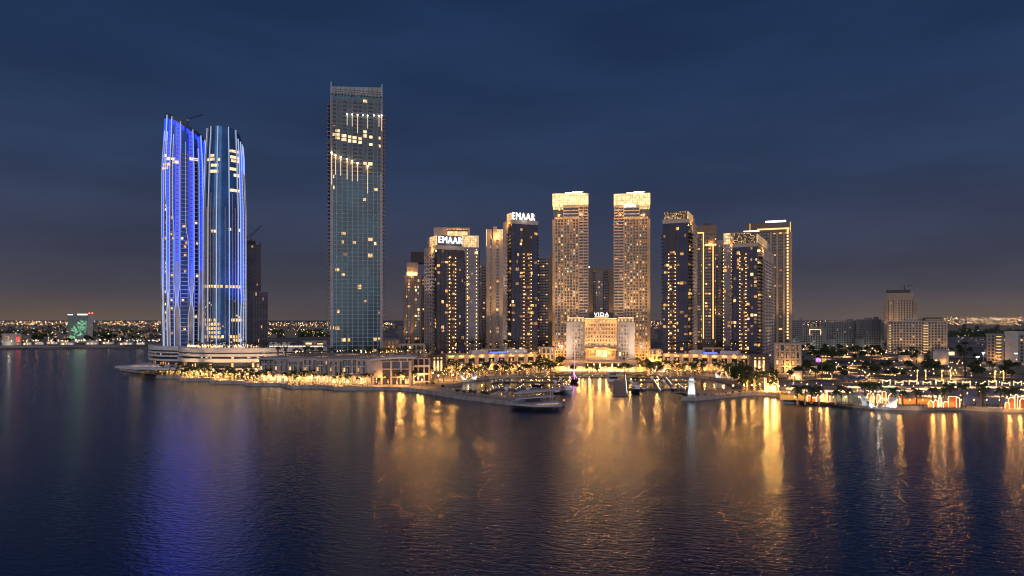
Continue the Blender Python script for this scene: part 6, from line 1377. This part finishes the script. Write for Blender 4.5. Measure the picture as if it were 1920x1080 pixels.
for i, (px, py) in enumerate([(1575,748),(1583,749),(1597,749),(1605,752),(1660,764),(1630,764),(1740,765),(1755,764),(1810,765),(1822,764),(1475,741),(1485,744),(1546,753),(1340,744.5),(1395,739.5),(1415,738.5)] + [(random.uniform(1465, 1500), random.uniform(742, 747)) for _ in range(8)] + [(random.uniform(1540, 1910), random.uniform(755, 762)) for _ in range(26)]):
    x, y = G(px, py); t = thing('person', 'tiny figure strolling on the promenade', 'person', (x, y, ZG), random.uniform(0, 6), 'strollers on the promenade')
    b = MB(); rings = []
    for z, rx, ry in [(0,.1,.12),(.45,.13,.14),(.85,.17,.14),(1.15,.16,.12),(1.4,.22,.13),(1.48,.08,.08),(1.55,.09,.1),(1.66,.1,.11),(1.76,.05,.06)]: rings.append([(rx*math.cos(a), ry*math.sin(a), z) for a in [2*math.pi*k/8 for k in range(8)]])
    b.loft(rings); b.build('body', random.choice((CHAR, MAUVE, DARKW, GREYW)), t)
# parasols / blue tents by the park road
for i, px in enumerate((1584, 1600, 1614)):
    x, y = G(px, 717); t = thing('market_tent', ('grey pointed market tent, leftmost of three', 'blue pointed market tent, middle of three', 'blue pointed market tent, rightmost of three')[i], 'tent', (x, y, ZG)); m = mat('blue tent cloth', (.05, .12, .26), .7) if i else mat('grey tent cloth', (.16, .17, .22), .7)
    b = MB(); b.add([(-3,-3,2.4),(3,-3,2.4),(3,3,2.4),(-3,3,2.4),(0,0,4.6)], [(0,1,4),(1,2,4),(2,3,4),(3,0,4),(3,2,1,0)]); b.build('roof', m, t); b = MB()
    for sx in (-2.8, 2.8):
        for sy in (-2.8, 2.8): b.box(sx - .06, sx + .06, sy - .06, sy + .06, 0, 2.38)
    b.build('pole', STEEL, t); lamp(t, (0, 0, 2), 60, r=.2)
# tall masts: one hidden in an umbrella-like crown, one disguised as a palm
x, y = G(1541, 716); t = thing('umbrella_tree', 'very tall dark tree with a flat umbrella crown left of the park', 'tree', (x, y, ZG)); b = MB(); b.tube([(0,0,0),(0,0,19)], [.35,.22], 6); b.build('trunk', TRUNK, t); b = MB(); rnd = random.Random(5)
for _ in range(1100):
    r = 11*math.sqrt(rnd.random()); a = rnd.random()*6.283; p = Vector((r*math.cos(a), r*math.sin(a)*.8, 19.5 + 3.2*(1 - (r/11.5)**2)*rnd.uniform(.3, 1))); d1 = Vector((rnd.gauss(0,1), rnd.gauss(0,1), rnd.gauss(0,.6))).normalized()*.55; d2 = d1.cross(Vector((0, .3, 1))).normalized()*.4; b.add([p-d1, p+d2, p+d1, p-d2], [(0,1,2,3)])
b.build('crown', LEAF, t)
x, y = G(1810, 708); t = thing('palm_mast', 'very tall dark telecom mast shaped like a palm, right of the park pavilion', 'mast', (x, y, ZG)); b = MB(); b.tube([(0,0,0),(0,0,26)], [.75,.5], 8); b.build('trunk', BLACK, t); b = MB()
for k in range(16):
    a = k*.39; up = (.6, .1, -.4)[k % 3]; b.tube([(0,0,26), (1.7*math.cos(a), 1.7*math.sin(a), 26 + 1.2*up + .3), (3.0*math.cos(a), 3.0*math.sin(a), 26 + 1.6*up - .5)], [.12,.3,.05], 4)
b.tube([(0,0,26),(0,0,29.5)], [.2,.05], 5); b.build('crown', BLACK, t)
for px, py in ((1844, 680), (1905, 682), (1833, 690)):
    x, y = G(px, py); t = thing('floodlight_mast', 'slim mast with a white floodlight cross-arm near the right-edge apartments', 'floodlight', (x, y, ZG), 0, 'floodlight masts'); b = MB(); b.tube([(0,0,0),(0,0,10)], .12, 5); b.build('pole', STEEL, t); b = MB(); b.box(-1.4, 1.4, -.2, .2, 10, 10.5); b.build('lamp_head', WHITEL, t); lamp(t, (0, -.6, 9.8), 9000, (.95, .97, 1), .4, 'SPOT', (0, -4, 0), 140)
# purple and yellow lit trees far behind
for lb, px, c_ in (('small tree wrapped in purple lights below the pale apartments', 1534, PURPLE), ('small tree wrapped in yellow lights below the pale apartments', 1544, emit('yellow tree light', (1, .7, .05), 1.2))):
    dd = 640; t = thing('lit_tree', lb, 'tree', (X(px, dd), dd, ZG)); b = MB(); b.tube([(0,0,0),(0,0,4)], .2, 5); b.build('trunk', TRUNK, t); b = MB()
    for _ in range(90): v = Vector((random.gauss(0,1), random.gauss(0,1), random.gauss(0,.8))).normalized()*random.uniform(1, 2.6); b.octa((v.x, v.y, 5.5 + v.z), .22)
    b.build('crown_lights', c_, t)
# ------------------------------------------------------------------ far shore and city on the horizon
d = 1280; w, dp, loc, th = fit_front(127, 174, d, 20)
B = Bld('far_hotel', 'far slab hotel with a green dotted light pattern and red roof lamps, across the water', 'hotel', (*loc, ZG), th); f = faces(w, dp); o, u, _ = f['F']; z1 = zz(591, d)
B.mb('wall', mat('greenish wall', (.3, .36, .32), .8)).box(-w/2, w/2, -dp/2, dp/2, 0, z1); B.mb('end_bay', MAUVE).obox(o, u, w*.8, w, 0, 1, 0, z1)
facade(B, f['F'], 0, z1, 3.6, 14, a0=0, a1=w*.79, pier=.6, slab=.8, proud=.5, wall=mat('greenish wall', (.3, .36, .32), .8), lit=.01)
g = B.mb('green_lights', GREENL)
for i in range(90):
    a = random.uniform(.08, .76); c_ = random.uniform(.1, .85)
    if abs((c_ - .1) - a*.9) < .33: x = w*a; q_ = 4 + z1*.85*c_; g.obox(o, u, x - .8, x + .8, .6, .9, q_ - .7, q_ + .7)
B.mb('roof_sign_light', emit('far white sign', (1, .95, .9), 3)).obox(o, u, w*.38, w*.78, .3, .8, z1 + .3, z1 + 2.4); B.mb('roof_lamp', REDL).octa((w*.36, -dp/2, z1 + 4), 1.6); B.mb('roof_lamp', REDL).octa((w*.48, -dp/2, z1 + 4), 1.6); B.mb('roof_sign_light', emit('far white sign', (1, .95, .9), 3)).obox(o, u, 0, w*.2, .3, .8, z1 + .3, z1 + 1.6)
B.light((0, -dp/2 - 25, 12), 1500, aim=(0, 0, 30), kind='SPOT', cone=90, col=(.5, 1, .65), r=2); B.finish()
d = 1130; w, dp, loc, th = fit_front(4, 40, d, 20); B = Bld('waterside_hall', 'low pale hall on the far shore with a red lit corner', 'hall', (*loc, ZG), th); f = faces(w, dp); o, u, _ = f['F']; B.mb('wall', GREYW).box(-w/2, w/2, -dp/2, dp/2, 0, 20); facade(B, f['F'], 0, 18, 6, 8, wall=GREYW, lit=.1); B.mb('red_panel', emit('red panel light', (1, .06, .05), 1.6)).obox(o, u, w*.74, w*.92, .4, .7, 7, 15); B.mb('roof', MAUVE).box(-w/2, w/2, -dp/2, dp/2, 20.0, 21); B.light((-w*.15, -dp/2 - 6, 4), 1200, col=(1, .95, .7), r=1); B.finish()
for i, (a, c, y, m) in enumerate([(42, 60, 640, 0), (64, 82, 641, 1), (86, 110, 639, 0), (112, 140, 637, 1), (160, 185, 638, 0), (190, 214, 640, 1), (222, 250, 641, 0), (255, 272, 642, 1)]):
    d = 1160 + 25*(i % 3); w, dp, loc, th = fit_front(a, c, d, 18); B = Bld('shed', 'low far-shore shed, number %s from the left edge' % ('one two three four five six seven eight'.split()[i]), 'shed', (*loc, ZG), th); z1 = zz(y, d); B.mb('wall', (MAUVE, GREYW)[m]).box(-w/2, w/2, -dp/2, dp/2, 0, max(4, z1)); B.mb('roof', DARKW).box(-w/2 - .5, w/2 + .5, -dp/2 - .5, dp/2 + .5, max(4, z1) + .01, max(4, z1) + .8); f = faces(w, dp)
    for k in range(3): B.window(f['F'][0], f['F'][1], w*(.2 + .3*k), .1, 2.4, w*.16, 2.6, (2, 1, 3)[k]); 
    B.light((0, -dp/2 - 5, 7), 1500, col=(1, .9, .75), r=1, kind='SPOT', aim=(0, -dp/2 - 2, 0), cone=130); B.finish()
for i in range(46):
    px = random.uniform(0, 300); dd = random.uniform(1120, 1190); far_lamp(X(px, dd), dd, ZG, 140 if i % 8 == 0 else 0, 1.9, (1, .92, .8))
for i in range(26):
    px = random.uniform(2, 305); dd = random.uniform(1150, 1500); tree(X(px, dd), dd, ZG, 'dark tree on the far shore on the left', 'far shore trees', 2.0)
# far districts: low roofs and thousands of lamps nobody could count
fb = MB(); fl = [MB() for _ in range(4)]; rnd = random.Random(11)
def far_lights(px0, px1, d0, d1, n, hmax, r, wts):
    for _ in range(int(n*2.6)):
        px = rnd.uniform(px0, px1); dd = d0*(d1/d0)**rnd.random(); k = rnd.choices(range(4), wts)[0]; x = X(px, dd); z = ZG + rnd.uniform(4, hmax)
        q_ = r*dd/4000*rnd.choice((.2, .26, .34, .45, .7)); fl[k].octa((x, dd, z), q_)
def far_blocks(px0, px1, d0, d1, n, h0, h1):
    for _ in range(n):
        px = rnd.uniform(px0, px1); dd = d0*(d1/d0)**rnd.random(); x = X(px, dd); w_ = rnd.uniform(14, 60)*dd/2500; h_ = rnd.uniform(h0, h1); fb.box(x - w_/2, x + w_/2, dd + 8, dd + 30, 0, ZG + h_)
far_blocks(-200, 330, 1500, 5000, 90, 5, 16); far_blocks(480, 1240, 1500, 5000, 110, 5, 18); far_blocks(1480, 2100, 2200, 6000, 110, 6, 26)
far_lights(-200, 330, 3200, 7000, 420, 34, 3.4, (6, 4, 2, .5)); far_lights(-100, 320, 1300, 2600, 150, 14, 3.6, (5, 3, 3, 1)); far_lights(-20, 300, 1180, 1260, 60, 9, 4.0, (1, 2, 5, 3))
far_lights(490, 740, 2600, 6500, 190, 30, 3.2, (6, 4, 2, .5)); far_lights(490, 625, 1500, 2400, 50, 14, 3.4, (3, 5, 3, 1)); far_lights(1000, 1245, 2600, 6500, 160, 34, 3.2, (6, 4, 2, .5))
far_lights(1485, 1665, 2600, 6500, 120, 34, 3.0, (6, 4, 2, .5)); far_lights(1770, 2050, 3200, 6000, 420, 60, 3.2, (6, 5, 2, .5)); far_lights(1790, 1930, 1000, 2400, 40, 10, 2.6, (3, 3, 3, 1))
tag(fb.build('far_city_blocks', mat('far rooftops', (.2, .17, .15), .9)), 'low dark roofs of the far city along the horizon', 'city', kind='stuff')
FL = [emit('far amber lamps', (1, .42, .09), 3.2), emit('far yellow lamps', (1, .58, .2), 3.6), emit('far white lamps', (1, .88, .7), 4.5), emit('far cool lamps', (.7, .9, 1), 3.5)]
allf = MB()
for k in range(4): allf.add(fl[k].v, fl[k].f, k)
tag(allf.build('far_city_lights', FL), 'scattered amber and white lamps of the far city along the horizon', 'city lights', kind='stuff')
tag(STUFF['palm'][0].build('far_palms', STUFF['palm'][1]), 'palms of the roof gardens and the far gardens', 'palms', kind='stuff')
fl_ = tag(STUFF['lamp'][0].build('far_street_lamps', STUFF['lamp'][1]), 'lamps of the roof terraces, the park and the far streets', 'lamps', kind='stuff')
for lo, pw, cl in STUFF['lights']: lamp(fl_, lo, pw, cl, .35, 'SPOT', (lo[0], lo[1], 0), 155)
wl = MB(); rnd = random.Random(3)
for _ in range(900):
    px = rnd.choice((rnd.uniform(495, 620), rnd.uniform(-40, 300), rnd.uniform(1780, 1930))); dd = rnd.uniform(1700, 2600); x = X(px, dd); hh = rnd.uniform(4, 12)
    for k in range(5): v = Vector((rnd.gauss(0, 6), rnd.gauss(0, 4), hh*rnd.random())); wl.octa((x + v.x, dd + v.y, ZG + v.z), rnd.uniform(1.5, 4))
tag(wl.build('far_woods', LEAF), 'dark belt of far trees before the city lights', 'woods', kind='stuff')
